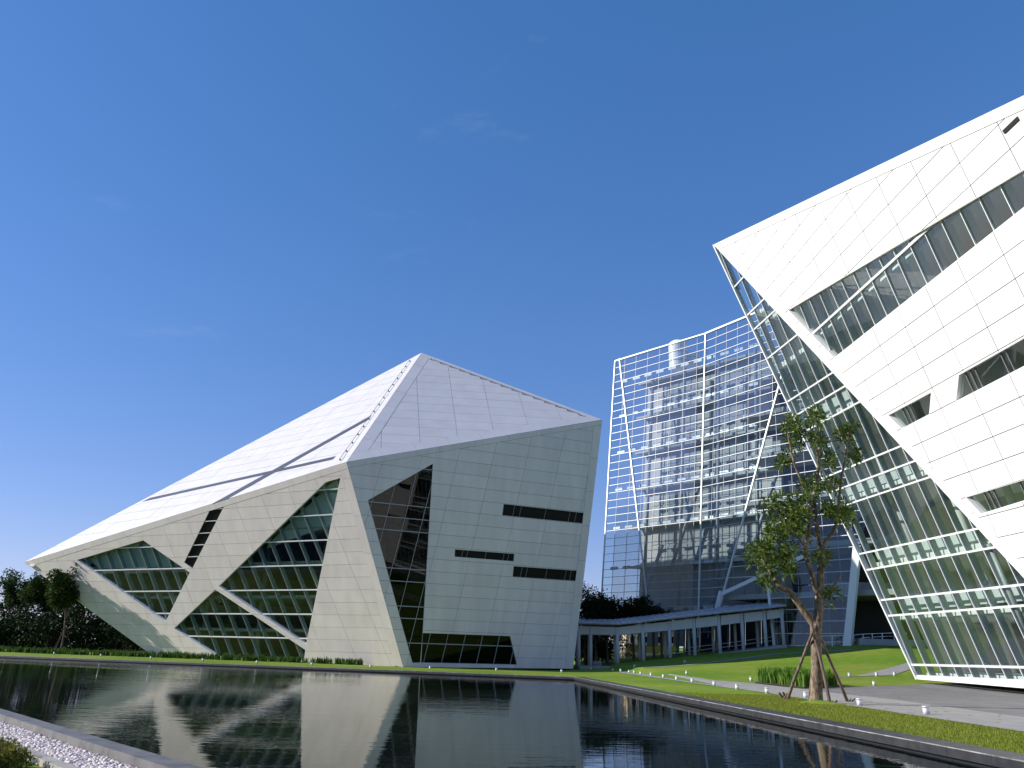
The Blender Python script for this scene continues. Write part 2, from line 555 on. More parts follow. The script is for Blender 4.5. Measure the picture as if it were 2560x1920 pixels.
M['paving'] = paving_material()
g2 = lambda p: gp(p)[:2]
lowA, lowB, lowC = g2((1545, 1682)), g2((1900, 1731)), g2((2560, 1832))
dlow = unit(lowC - lowB)
path_polys = [
    [g2((1545, 1682)), g2((1735, 1709)), g2((1800, 1702)), g2((1672, 1688)), g2((1560, 1680))],
    [g2((1735, 1709)), g2((1900, 1731)), g2((1890, 1710)), g2((1800, 1702))],
    [g2((1900, 1731)), lowC + dlow * 9, g2((2560, 1800)) + dlow * 9, g2((2240, 1751)), g2((2000, 1723)), g2((1890, 1710))]]
for pl in path_polys:
    kind(sheet('path', pl, 0.03, M['conc1'], 0.5), 'structure')
pz = [g2((2000, 1723)), g2((2240, 1751)), g2((2560, 1800)) + dlow * 9, V3(27.5, 22), V3(31.2, 34), g2((2560, 1701)), g2((2440, 1704)), g2((2300, 1713)), g2((2110, 1718))]
hull = bmesh.new()
def convex(pts):
    pts = sorted([tuple(p[:2]) for p in pts])
    def half(ps):
        h = []
        for p in ps:
            while len(h) > 1 and (h[-1][0]-h[-2][0])*(p[1]-h[-2][1]) - (h[-1][1]-h[-2][1])*(p[0]-h[-2][0]) <= 0: h.pop()
            h.append(p)
        return h
    a, b = half(pts), half(pts[::-1])
    return a[:-1] + b[:-1]
kind(sheet('plaza', convex(pz), 0.022, M['paving'], 0.5), 'structure')
# side path climbing behind the white building, and the thin walk across the shaded slope
kind(sheet('path', convex([g2((2130, 1692)), g2((2275, 1655)), g2((2290, 1668)), g2((2230, 1689))]), 0.03, M['conc1'], 0.5), 'structure')
def ribbon(pts, w, off, m, name='path'):
    pts = [V3(*p[:2]) for p in pts]
    fine = []
    for a, b in zip(pts[:-1], pts[1:]):
        n = max(2, int(np.linalg.norm(b - a) / 0.7))
        fine += [a + (b - a) * i / n for i in range(n)]
    fine.append(pts[-1])
    vs, fs = [], []
    for i, p in enumerate(fine):
        t = unit(fine[min(i + 1, len(fine) - 1)] - fine[max(i - 1, 0)])
        n = V3(-t[1], t[0]) * w / 2
        for e in (p - n, p + n):
            vs.append((e[0], e[1], terr(e[0], e[1]) + off))
        if i: fs.append((2*i-2, 2*i, 2*i+1, 2*i-1))
    return kind(obj(name, vs, fs, m), 'structure')
ribbon([g2((1560, 1680)), g2((1700, 1665)), g2((1925, 1637)), g2((2130, 1625))], 1.2, 0.035, M['conc1'])
ribbon([g2((2070, 1692)), g2((2130, 1692))], 0.5, 0.028, M['conc1'])
#MORE
# ---------------------------------------------------------------- planar facade system
def clip(poly, a, b, c):                         # keep a*x + b*y <= c
    out = []
    n = len(poly)
    for i in range(n):
        p, q = poly[i], poly[(i + 1) % n]
        dp, dq = a * p[0] + b * p[1] - c, a * q[0] + b * q[1] - c
        if dp <= 1e-9: out.append(p)
        if (dp < -1e-9 and dq > 1e-9) or (dp > 1e-9 and dq < -1e-9):
            t = dp / (dp - dq)
            out.append((p[0] + (q[0] - p[0]) * t, p[1] + (q[1] - p[1]) * t))
    return out
def parea(p):
    return 0.5 * sum(p[i][0] * p[(i + 1) % len(p)][1] - p[(i + 1) % len(p)][0] * p[i][1] for i in range(len(p)))
def ccw(p):
    p = [tuple(q) for q in p]
    return p if parea(p) > 0 else p[::-1]
def edges_of(poly, grow=0.0):
    poly = ccw(poly)
    for i in range(len(poly)):
        p, q = poly[i], poly[(i + 1) % len(poly)]
        a, b = q[1] - p[1], -(q[0] - p[0])
        l = math.hypot(a, b)
        if l < 1e-9: continue
        a, b = a / l, b / l
        yield a, b, a * p[0] + b * p[1] + grow
def inter(poly, conv, grow=0.0):
    for a, b, c in edges_of(conv, grow):
        poly = clip(poly, a, b, c)
        if len(poly) < 3: return []
    return poly
def minus(polys, hole, grow=0.0):
    res = []
    for poly in polys:
        rest = poly
        for a, b, c in edges_of(hole, grow):
            outp = clip(rest, -a, -b, -c)
            if len(outp) > 2 and abs(parea(outp)) > 1e-4: res.append(outp)
            rest = clip(rest, a, b, c)
            if len(rest) < 3: break
    return res
def lclip(poly, p, d):                           # line p + t d against convex polygon -> t range
    t0, t1 = -1e9, 1e9
    for a, b, c in edges_of(poly):
        den = a * d[0] + b * d[1]; num = c - a * p[0] - b * p[1]
        if abs(den) < 1e-12:
            if num < 0: return None
        elif den > 0: t1 = min(t1, num / den)
        else: t0 = max(t0, num / den)
    return (t0, t1) if t1 - t0 > 0.05 else None

def islands(ps):
    # group convex pieces that share an edge stretch
    def touch(p, q):
        for i in range(len(p)):
            a, b = p[i], p[(i + 1) % len(p)]
            l = math.dist(a, b)
            if l < 1e-6: continue
            d = ((b[0]-a[0])/l, (b[1]-a[1])/l)
            for j in range(len(q)):
                e, f = q[j], q[(j + 1) % len(q)]
                if abs((e[0]-a[0])*d[1]-(e[1]-a[1])*d[0]) > 1e-6 or abs((f[0]-a[0])*d[1]-(f[1]-a[1])*d[0]) > 1e-6: continue
                t0, t1 = sorted(((e[0]-a[0])*d[0]+(e[1]-a[1])*d[1], (f[0]-a[0])*d[0]+(f[1]-a[1])*d[1]))
                if min(t1, l) - max(t0, 0) > 0.01: return True
        return False
    groups = []
    for p in ps:
        hit_ = [g for g in groups if any(touch(p, q) for q in g)]
        for g in hit_: groups.remove(g)
        groups.append([p] + [q for g in hit_ for q in g])
    return [g for g in groups if sum(abs(parea(p)) for p in g) > 0.01]
class Face:
    """A flat facade: c runs along its horizontal, b up the slope; joints may lean (c is sheared by k*b)."""
    def __init__(s, P0, eh, n, j=None):
        s.P0, s.eh, s.n = P0, unit(eh), unit(n)
        s.ev = np.cross(s.n, s.eh)
        if s.ev[2] < 0: s.ev = -s.ev
        s.k = 0.0
        if j:
            d = hit(j[0], P0, s.n) - hit(j[1], P0, s.n)
            s.k = (d @ s.eh) / (d @ s.ev)
    def cb(s, P):
        q = P - s.P0
        b = q @ s.ev
        return (q @ s.eh - s.k * b, b)
    def px(s, p): return s.cb(hit(p, s.P0, s.n))
    def pxs(s, l): return ccw([s.px(p) for p in l])
    def w(s, c, b, off=0.0): return s.P0 + s.eh * (c + s.k * b) + s.ev * b + s.n * off
    def solid(s, polys, o0, o1, name, m, parent):
        mb = MB()
        flip = np.dot(np.cross(s.eh, s.ev), s.n) > 0
        for p in polys:
            p = ccw(p)
            if not flip: p = p[::-1]
            mb.prism([s.w(c, b, o0) for c, b in p], s.n * (o1 - o0))
        return mb.build(name, m, parent)
    def panels(s, outer, holes, cl, bl, name, m, parent, thick=0.06, gap=0.035, minarea=0.02, split=True):
        cl, bl = sorted(cl), sorted(bl)
        res = []
        for i in range(len(cl) - 1):
            for j in range(len(bl) - 1):
                g = gap / 2
                cell = [(cl[i] + g, bl[j] + g), (cl[i + 1] - g, bl[j] + g), (cl[i + 1] - g, bl[j + 1] - g), (cl[i] + g, bl[j + 1] - g)]
                cell = inter(cell, outer)
                if len(cell) < 3: continue
                ps = [cell]
                for h in holes: ps = minus(ps, h)
                if sum(abs(parea(p)) for p in ps) < minarea: continue
                for ps in ([ps] if not split or len(ps) < 2 else islands(ps)):
                  off = random.uniform(-0.004, 0.004)
                  res.append(s.solid(ps, 0.0, thick + off, name, m, parent))
        return res
    def window(s, poly, cl, bl, root, glass, frame, recess=0.14, reveal=0.30, mw=0.07, md=0.10, tw=0.10, td=0.16, fin=0.0,
               reveal_mat=None, tilt=0.25, label=None, mull=None, frames=True):
        """One opening: reveal frame (part) with panes, mullions and transoms as its sub-parts."""
        poly = ccw(poly)
        mb = MB()
        ring = [s.w(c, b, 0.05) for c, b in poly]; back = [s.w(c, b, -reveal) for c, b in poly]
        n = len(poly)
        inn = [s.w(*q, 0.05) for q in shrink(poly, 0.03)]; innb = [s.w(*q, -reveal) for q in shrink(poly, 0.03)]
        for i in range(n):
            k = (i + 1) % n
            mb.add([ring[i], ring[k], back[k], back[i], inn[i], inn[k], innb[k], innb[i]],
                   [(0, 1, 2, 3), (7, 6, 5, 4), (0, 4, 5, 1), (2, 6, 7, 3)])
        win = mb.build('window', reveal_mat or frame, root)
        if label: win['label'] = label
        cmin, cmax = min(p[0] for p in poly), max(p[0] for p in poly)
        bmin, bmax = min(p[1] for p in poly), max(p[1] for p in poly)
        cs = [cmin - 1] + [c for c in sorted(cl) if cmin < c < cmax] + [cmax + 1]
        bs = [bmin - 1] + [b for b in sorted(bl) if bmin < b < bmax] + [bmax + 1]
        for i in range(len(cs) - 1):
            for j in range(len(bs) - 1):
                cell = inter([(cs[i], bs[j]), (cs[i + 1], bs[j]), (cs[i + 1], bs[j + 1]), (cs[i], bs[j + 1])], poly)
                if len(cell) < 3 or abs(parea(cell)) < 0.03: continue
                s.pane(cell, recess, glass, win, tilt)
        if frames:
            for c in cs[1:-1]:
                t = lclip(poly, (c, 0), (0, 1))
                if not t: continue
                MB().bar(s.w(c, t[0]), s.w(c, t[1]), mw, md, s.n, -recess - 0.02).build('mullion', mull or frame, win)
                if fin:
                    MB().bar(s.w(c, t[0]), s.w(c, t[1]), 0.06, fin, -s.n, recess + 0.05).build('glass_fin', M['fin'], win)
            for b in bs[1:-1]:
                t = lclip(poly, (0, b), (1, 0))
                if not t: continue
                MB().bar(s.w(t[0], b), s.w(t[1], b), tw, td, s.n, -recess - 0.02).build('transom', frame, win)
        return win
    def pane(s, cell, recess, glass, parent, tilt=0.25, name='pane'):
        a, b2 = R_(random.gauss(0, tilt)), R_(random.gauss(0, tilt))
        cx = sum(p[0] for p in cell) / len(cell); cy = sum(p[1] for p in cell) / len(cell)
        pts = [s.w(c, b, -recess + (c - cx) * a + (b - cy) * b2) for c, b in cell]
        return MB().prism(pts, -s.n * 0.02).build(name, glass, parent)
def shrink(poly, d):
    poly = ccw(poly)
    L = list(edges_of(poly, -d))
    out = []
    for i in range(len(L)):
        a, b, c = L[i - 1]; a2, b2, c2 = L[i]
        det = a * b2 - a2 * b
        if abs(det) < 1e-6: out.append(poly[i]); continue
        out.append(((c * b2 - c2 * b) / det, (a * c2 - a2 * c) / det))
    return out
def mk(p0, dh, q):
    n = unit(np.cross(dh, q - p0))
    return n if n[1] < 0 else -n
def rangef(a, b, s):
    r = []
    while a < b + 1e-6: r.append(a); a += s
    return r

# ================================================================ the crystal-shaped building across the pond
Cc = atZ((1009, 1667.7), 0)
Vv = atY((867, 1155.6), 95)
dL, dB = hdir(-3300), hdir(6090)
nL, nB = mk(Cc, dL, Vv), mk(Cc, dB, Vv)
Tt = hit((62.2, 1406), Cc, nL); Uu = hit((1505, 1050), Cc, nB)
Ee = hit((392, 1646), Cc, nL); Dd = hit((1432, 1671.5), Cc, nB)
nR1, nR2 = mk(Vv, hdir(-1470), Tt), mk(Vv, hdir(24000), Uu)
Pp = (hit((1054, 883), Vv, nR1) + hit((1054, 883), Vv, nR2)) / 2
nR1, nR2 = unit(np.cross(Pp - Vv, Tt - Vv)), unit(np.cross(Uu - Vv, Pp - Vv))
nR1 = nR1 if nR1[2] > 0 else -nR1; nR2 = nR2 if nR2[2] > 0 else -nR2
fL = Face(Cc, -dL, nL, ((460.8, 1284.6), (483.4, 1343.4)))
fB = Face(Cc, dB, nB, ((1243, 1096), (1208.7, 1241.7)))
def hface(P0, n, j):
    eh = np.cross(n, V3(0, 0, 1)); eh = unit(eh); eh = eh if eh[0] > 0 else -eh
    return Face(P0, eh, n, j)
fR1 = hface(Vv, nR1, ((958.6, 944), (779.6, 1107)))
fR2 = hface(Vv, nR2, ((1043.6, 937), (1053.5, 1110.5)))
dia = thing('faceted_building', (Cc[0], Cc[1], 0), 'low grey crystal-shaped building with slanting walls and white faceted roof beside the pond', 'building')

def trimmed(fc, poly, trims, m, nm, t=0.075, seg=4.66):
    """Cut edge strips off a polygon; trims = {edge index: width}. Returns the inner polygon and builds the strips."""
    poly = ccw(poly)
    innr = poly
    n = len(poly)
    for i, wd in trims.items():
        p, q = poly[i], poly[(i + 1) % n]
        a, b = q[1] - p[1], -(q[0] - p[0]); l = math.hypot(a, b); a, b = a / l, b / l
        c = a * p[0] + b * p[1]
        strip = clip(innr, -a, -b, -(c - wd + 0.03))
        innr = clip(innr, a, b, c - wd)
        du = ((q[0] - p[0]) / l, (q[1] - p[1]) / l)
        base = du[0] * p[0] + du[1] * p[1]
        k = 0.0
        while k < l:
            pc = clip(clip(strip, -du[0], -du[1], -(base + k + 0.015)), du[0], du[1], base + min(k + seg, l) - 0.015 + (0.02 if k + seg >= l else 0))
            if len(pc) > 2 and abs(parea(pc)) > 0.01: fc.solid([pc], 0.0, t, nm, m, dia)
            k += seg
    return innr
# polygons in facade coordinates
PL = [fL.cb(Cc), fL.cb(Vv), fL.cb(Tt), fL.cb(Ee)]
PB = [fB.cb(Cc), fB.cb(Dd), fB.cb(Uu), fB.cb(Vv)]
P1 = [fR1.cb(Vv), fR1.cb(Pp), fR1.cb(Tt)]
P2 = [fR2.cb(Vv), fR2.cb(Uu), fR2.cb(Pp)]
win1 = fL.pxs([(192.4, 1399.7), (358.8, 1350.2), (476, 1431.2), (414.8, 1554.5)])
win2 = fL.pxs([(547.4, 1465), (813.4, 1205.4), (852.4, 1194.3), (766, 1611.6)])
win3 = fL.pxs([(435.3, 1570.5), (538.9, 1473.2), (764.4, 1624.2), (760.5, 1655.5), (560, 1651)])
slot = fL.pxs([(531.6, 1261.5), (569.6, 1248.8), (482, 1420.3), (461, 1406)])
bigA = fB.pxs([(919.2, 1250.7), (1092, 1153.5), (1056.5, 1582), (1052, 1656.5), (1030.6, 1657)])
bigB = fB.pxs([(1056.5, 1582), (1274.9, 1590), (1291.9, 1661.5), (1052, 1656.5)])
st1 = fB.pxs([(1258.6, 1259.8), (1460, 1282.2), (1456.4, 1308.6), (1255, 1288.3)])
st2 = fB.pxs([(1137, 1373.3), (1285.7, 1384.5), (1283.9, 1403.3), (1136.3, 1391.8)])
st3 = fB.pxs([(1283.5, 1415.3), (1442.7, 1426.5), (1440.1, 1452.5), (1281, 1441.7)])
bandA = fR1.pxs([(929.6, 1039), (919.7, 1051.7), (572.7, 1247.2), (530.8, 1260.8)])
bandB = fR1.pxs([(355.6, 1255.8), (376, 1245.4), (840.6, 1141.4), (832.6, 1150)])

def find_edge(poly, a, b):
    poly = ccw(poly)
    for i in range(len(poly)):
        if math.dist(poly[i], a) < 1e-6 and math.dist(poly[(i + 1) % len(poly)], b) < 1e-6: return i
        if math.dist(poly[i], b) < 1e-6 and math.dist(poly[(i + 1) % len(poly)], a) < 1e-6: return i
wallL_holes, wallB_holes = [win1, win2, win3, slot], [bigA, bigB, st1, st2, st3]
def backing(fc, poly, holes, nm, m=M['joint'], o0=-0.30, o1=-0.004):
    ps = [ccw(poly)]
    for h in holes: ps = minus(ps, h)
    return fc.solid(ps, o0, o1, nm, m, dia)
backing(fL, PL, wallL_holes, 'wall_backing'); backing(fB, PB, wallB_holes, 'wall_backing')
backing(fR1, P1, [], 'roof_backing'); backing(fR2, P2, [], 'roof_backing')
for _f, _p in ((fR1, P1), (fR2, P2)): backing(_f, _p, [], 'ceiling_lining', M['ceil'], -0.5, -0.305)
inL = trimmed(fL, PL, {find_edge(PL, fL.cb(Vv), fL.cb(Tt)): 0.75, find_edge(PL, fL.cb(Cc), fL.cb(Vv)): 1.15}, M['clad'], 'edge_trim')
inB = trimmed(fB, PB, {find_edge(PB, fB.cb(Vv), fB.cb(Uu)): 0.70, find_edge(PB, fB.cb(Uu), fB.cb(Dd)): 1.2}, M['clad'], 'edge_trim')
in1 = trimmed(fR1, P1, {find_edge(P1, fR1.cb(Vv), fR1.cb(Tt)): 1.5, find_edge(P1, fR1.cb(Vv), fR1.cb(Pp)): 1.3}, M['roof'], 'roof_trim')
in2 = trimmed(fR2, P2, {find_edge(P2, fR2.cb(Vv), fR2.cb(Uu)): 1.7, find_edge(P2, fR2.cb(Uu), fR2.cb(Pp)): 1.0, find_edge(P2, fR2.cb(Vv), fR2.cb(Pp)): 1.6}, M['roof'], 'roof_trim')
bL = [0.06 + 1.565 * i for i in range(-1, 19)]
bB = [-1, 0.05, 1.45, 2.9, 4.3, 5.65, 7.03, 8.46, 9.9, 11.35, 12.85, 14.38, 15.9, 17.43, 18.97, 20.56, 22.15, 23.74, 25.35, 26.95, 28.55, 30.15, 31.75, 33.4]
cL = [-1.7 - 4.66 * i for i in range(-3, 20)]
cB = [-9.2 + 4.76 * i for i in range(-3, 9)]
fL.panels(inL, wallL_holes, cL, bL, 'wall_panel', M['clad'], dia)
fB.panels(inB, wallB_holes, cB, bB, 'wall_panel', M['clad'], dia)
fR1.panels(in1, [bandA, bandB], [-13.23 - 4.57 * i for i in range(-5, 20)], [0.3 + 2.2 * i for i in range(-12, 30)], 'roof_panel', M['roof'], dia, gap=0.045)
fR2.panels(in2, [], [4.06 + 4.93 * i for i in range(-3, 9)], [0.40 + 2.19 * i for i in range(-3, 20)], 'roof_panel', M['roof'], dia, gap=0.045)
for bd in (bandA, bandB):
    fR1.solid([bd], 0.0, 0.085 if bd is bandA else 0.079, 'roof_strip', M['darkband'], dia)
mL = [-17.49 + 2.31 * i for i in range(-20, 12)]
tL = [3.14 + 3.13 * i for i in range(-1, 8)]
for wv in (win1, win2, win3):
    fL.window(wv, mL, tL, dia, M['glass'], M['alu'], fin=0.55, mw=0.05, tw=0.12, mull=M['alud'], reveal_mat=M['trim'], reveal=0.45, recess=0.3)
fL.window(slot, [], [0.06 + 1.565 * i for i in range(20)], dia, M['blackglass'], M['alu'], mw=0.05, tw=0.08, recess=0.1, reveal_mat=M['steeld'])
mB = [-4.52 + 2.3 * i for i in range(-10, 16)]
tB = [2.78, 5.62, 7.03, 9.93, 11.43, 15.94, 17.5, 19.07, 23.79]
for wv in (bigA, bigB):
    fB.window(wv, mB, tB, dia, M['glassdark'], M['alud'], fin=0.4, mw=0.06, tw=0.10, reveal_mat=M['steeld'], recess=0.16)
for wv in (st1, st2, st3):
    c0, c1 = min(p[0] for p in wv), max(p[0] for p in wv)
    fB.window(wv, [c0 + (c1 - c0) * t for t in (0.14, 0.22, 0.52, 0.82, 0.9)], [], dia, M['blackglass'], M['steeld'], mw=0.06, recess=0.16)
# pale sheets added behind the upper panes, standing in for the lit sloping ceiling
M['litceil'] = mat('lit_ceiling_tone', (0.60, 0.66, 0.65), 0.9)
bl1 = inter(shrink(win1, .25), fL.pxs([(150, 1330), (500, 1330), (430, 1416), (395, 1425), (150, 1427)]))
bl2 = inter(shrink(win2, .25), fL.pxs([(655, 1376), (845, 1306), (900, 1100), (700, 1100)]))
for q2 in (bl1, bl2):
    if len(q2) > 2: fL.solid([q2], -1.06, -1.0, 'lit_ceiling_sheet', M['litceil'], dia)
# hidden rear closing the volume, made bulky so its shadow covers the lower tower
B1, B2, K1, K2 = V3(-18, 150, 34), V3(6, 146, 24), V3(-18, 150, -0.3), V3(8, 141, -0.3)
EG = V3(Ee[0], Ee[1], -0.3)
inset = 0.25
MB().add([Tt, Ee, K1, B1, Pp, Uu, B2, K2, Dd], [(0, 1, 2), (0, 2, 3), (0, 3, 4), (4, 3, 6), (4, 6, 5), (5, 6, 7), (5, 7, 8), (3, 2, 7), (3, 7, 6)]).build('rear_cladding', M['clad'], dia)
# interior floors seen through the glass
def level_pts(fc, poly, z):
    b = (z - fc.P0[2]) / fc.ev[2]
    t = lclip(poly, (0, b), (1, 0))
    return None if not t else (fc.w(t[0], b, -1.2), fc.w(t[1], b, -1.2))
for z in (0.3, 3.8, 7.9, 12.0, 16.1, 20.2):
    a, b = level_pts(fL, PL, z), level_pts(fB, PB, z)
    if not a or not b: continue
    cor = (a[1] + b[0]) / 2
    back = [V3(b[1][0] - 3, 122, z), V3(-15, 127, z), V3(a[0][0] + 12, a[0][1] + 6, z)]
    pl = [V3(*(a[0] + (cor - a[0]) * 0.06)[:2], z), V3(cor[0], cor[1], z), V3(b[1][0] - 1, b[1][1], z)] + back
    MB().prism(pl, (0, 0, 0.35)).build('floor', M['slab'], dia)
for (x, y) in ((-16, 107), (-25, 112), (-34, 116), (-7, 110), (1, 114), (-43, 120)):
    MB().tube([(x, y, 0), (x, y, 19)], [0.35, 0.35], 12).build('column', M['ceil'], dia, smooth=True)
# lightning / safety rails on the hips
def hip_rail(fc, A, B, inn, t0, t1, n):
    d = B - A
    mb = MB()
    p, q_ = A + d * t0 + inn, A + d * t1 + inn
    up = fc.n
    mb.bar(p + up * 0.28, q_ + up * 0.28, 0.05, 0.05, up)
    for i in range(n + 1):
        m = p + (q_ - p) * i / n
        mb.bar(m + up * 0.05, m + up * 0.30, 0.14, 0.14, unit(d))
    mb.build('roof_rail', M['steeld'], dia)
e1 = unit(np.cross(fR1.n, Pp - Vv)); e1 = e1 if e1[0] < 0 else -e1
hip_rail(fR1, Vv, Pp, e1 * 1.35, 0.03, 0.93, 14)
e2 = unit(np.cross(fR2.n, Uu - Pp)); e2 = e2 if e2[2] < 0 else -e2
hip_rail(fR2, Pp, Uu, e2 * 1.05, 0.08, 0.9, 14)
q = fL.px((84, 1414))
MB().bar(fL.w(q[0] - 0.5, q[1]), fL.w(q[0] + 0.5, q[1]), 0.22, 0.25, fL.n, 0.06).build('flood_light', M['trim'], dia)
#P3
# ================================================================ the tall white building on the right
M['spandrel'] = mat('pale_bulkhead', (0.60, 0.63, 0.63), 0.7)
G0 = atY((2295, 1697), 62); W0 = atY((1786, 611), 66)
dG, dW = hdir(1000), hdir(1150)
nG = mk(G0, dG, W0); nG = nG if nG[0] < 0 else -nG
Bq = hit((2560, 1441), G0, nG)
nW = unit(np.cross(dW, Bq - W0)); nW = nW if nW[0] < 0 else -nW
fG = Face(G0, -dG, nG, ((2243, 1498.8), (2322, 1686)))     # c grows towards the viewer
fW = Face(W0, -dW, nW, ((2190.4, 433.3), (2266.3, 601.4)))
gz = terr(G0[0], G0[1]) - 0.05
ddiag = unit(Bq - W0)
foot = W0 + ddiag * ((gz - W0[2]) / ddiag[2])
TR = hit((2560, 239), W0, nW)
dtop = unit(TR - W0)
topE = W0 + dtop * ((20 - W0[1]) / dtop[1])
wb = thing('white_building', (foot[0], foot[1], gz), 'tall leaning white panelled building with slanting window strips and a glass prow', 'building')
cF, cT = fW.cb(foot), fW.cb(topE)
lowE = (cT[0], cF[1])
PW = ccw([fW.cb(W0), cF, lowE, cT])
def wpx(l): return fW.pxs(l)
s1 = wpx([(1971.6, 775), (2087.3, 894.7), (2560, 520), (2560, 424)])
def extend(poly_px, t=1.0):                      # carry a strip that leaves the frame on along its own lines
    return poly_px
def strip_to(l_top, l_bot, cmax, left):
    a0, a1 = fW.px(l_top[0]), fW.px(l_top[1]); b0, b1 = fW.px(l_bot[0]), fW.px(l_bot[1])
    f = lambda p, q: (cmax, p[1] + (q[1] - p[1]) * (cmax - p[0]) / (q[0] - p[0]))
    return ccw([fW.px(left[0]), fW.px(left[1]), f(b0, b1), f(a0, a1)])
s1 = strip_to([(1971.6, 775), (2560, 424)], [(2087.3, 894.7), (2560, 520)], cT[0] - 4, [(1971.6, 775), (2087.3, 894.7)])
s2a = wpx([(2221, 1037.5), (2330.3, 978.6), (2325.3, 1035.7), (2255.5, 1072.6)])
s2b = strip_to([(2398.3, 936.3), (2560, 844.8)], [(2391, 1004), (2560, 917)], cT[0] - 5, [(2398.3, 936.3), (2391, 1004)])
s3 = strip_to([(2414.6, 1242.6), (2560, 1198.5)], [(2455, 1285), (2560, 1252.7)], cT[0] - 6, [(2414.6, 1242.6), (2455, 1285)])
wh = [s1, s2a, s2b, s3]
ps = [PW]
for h in wh: ps = minus(ps, h)
fW.solid(ps, -0.35, -0.004, 'wall_backing', M['joint'], wb)
_dia, dia = dia, wb
inW = trimmed(fW, PW, {find_edge(PW, fW.cb(W0), cT): 0.62, find_edge(PW, fW.cb(W0), cF): 0.75}, M['white'], 'edge_trim', t=0.09, seg=5)
dia = _dia
jW = [14.2 + 3.25 * i for i in range(-6, 12)]
bW = [-15.72 - 1.375 * i for i in range(-20, 30)]
fW.panels(inW, wh, jW, bW, 'facade_panel', M['white'], wb, gap=0.05)
mW = [11.13 + 1.60 * i for i in range(-4, 26)]
yt = fW.px((2187, 690))[1]
fW.window(s1, mW, [yt], wb, M['glassw'], M['alu'], fin=0.5, mw=0.05, tw=0.16, recess=0.22, reveal=0.4, reveal_mat=M['white'])
for s_, l in ((s2a, None), (s2b, None), (s3, None)):
    c0 = min(p[0] for p in s_)
    fW.window(s_, [c0 + t for t in (1.55, 2.0, 2.45, 4.8, 5.25, 6.9, 8.5, 10.4, 10.9, 12.6)], [], wb, M['glassw'], M['steeld'], fin=0.0, mw=0.06, recess=0.2, reveal=0.4, reveal_mat=M['white'])
q = fW.px((2531, 312))
MB().bar(fW.w(q[0] - 0.55, q[1]), fW.w(q[0] + 0.55, q[1]), 0.20, 0.06, fW.n, 0.06).build('flood_light', M['blackshade'], wb)
# glass prow
cG0, cGW, cGf = fG.cb(G0), fG.cb(W0), fG.cb(foot)
PG = ccw([cG0, cGf, cGW])
rowsG = [0.2, 1.01, 4.61, 5.8, 8.15, 9.42, 13.24, 14.54, 15.79, 19.81, 21.36, 22.73, 26.93, 29.86, 31.35, 34.34]
mG = [1.58 + 1.54 * i for i in range(-3, 16)]
gw = fG.window(PG, mG, rowsG, wb, M['glassw'], M['alu'], recess=0.05, reveal=0.25, mw=0.045, md=0.10, tw=0.115, td=0.14, fin=0.38, mull=M['alu'], reveal_mat=M['alu'])
# plinth band and corner mullion
pl = fG.px((2290, 1690))[1]
fG.solid([inter(PG, [(-5, -2), (40, -2), (40, 0.16), (-5, 0.16)])], -0.1, 0.10, 'plinth', M['trim'], wb)
MB().bar(G0, W0, 0.16, 0.22, fG.n, -0.05).build('corner_mullion', M['alu'], wb)
ta, tb = hit((2462, 1362), G0, nG), hit((2562, 1596), G0, nG)
MB().tube([ta - nG * 0.3, ta + (tb - ta) * 1.25 - nG * 0.3], [0.16, 0.16], 12).build('raking_column', M['alud'], wb, smooth=True)
# interior: floors, ceilings, columns, rear wall
inn = -nG.copy(); inn[2] = 0; inn = unit(inn)
def planeline(z):
    """ends of the glass line at height z: far edge and near (diagonal) edge, then on along the white face"""
    t = (z - G0[2]) / (W0[2] - G0[2]); far = G0 + (W0 - G0) * t
    t = (z - foot[2]) / (W0[2] - foot[2]); near = foot + (W0 - foot) * t
    return far, near
for z in (1.35, 5.3, 9.15, 14.3, 20.4, 26.0, 31.0):
    far, near = planeline(z)
    b = (z - fW.P0[2]) / fW.ev[2]
    tt = lclip(PW, (0, b), (1, 0))
    endp = fW.w(tt[1] - 0.5, b, -0.7) if tt else near
    i1 = inn * 0.75
    pts = [far + i1 - dG * 0.3, near + i1, endp, endp + inn * 11, far + inn * 11]
    MB().prism([V3(p[0], p[1], z - 0.40) for p in pts], (0, 0, 0.40)).build('floor', M['ceil'], wb)
for (z0, z1) in ((4.7, 5.7), (8.3, 9.3), (13.4, 14.5), (20.0, 21.3), (29.95, 31.2)):
    q0, q1 = lclip(PG, (0, z0), (1, 0)), lclip(PG, (0, z1), (1, 0))
    if q0 and q1:
        fG.solid([[(q0[0] + .5, z0), (q0[1] - 1.4, z0), (q1[1] - 1.4, z1), (q1[0] + .5, z1)]], -1.1, -0.95, 'bulkhead', M['spandrel'], wb)
for t in (0.08, 0.42, 0.78):
    for k in (2.2, 6.5):
        p = G0 + (foot - G0) * t + inn * (k + 0.6) ; p[2] = gz
        topz = min(30, 34 * (1 - t) + 3)
        MB().tube([p, p + V3(0, 0, topz) - inn * topz * 0.28], [0.28, 0.28], 14).build('column', M['ceil'], wb, smooth=True)
rw = [G0 + inn * 11, foot + inn * 11 - dG * 22, foot + inn * 11 - dG * 22 + V3(0, 0, 25), V3(*(W0 + inn * 11)[:2], 33)]
rw[0][2] = rw[1][2] = gz
MB().prism(rw, inn * 0.3).build('rear_wall', M['tan'], wb)
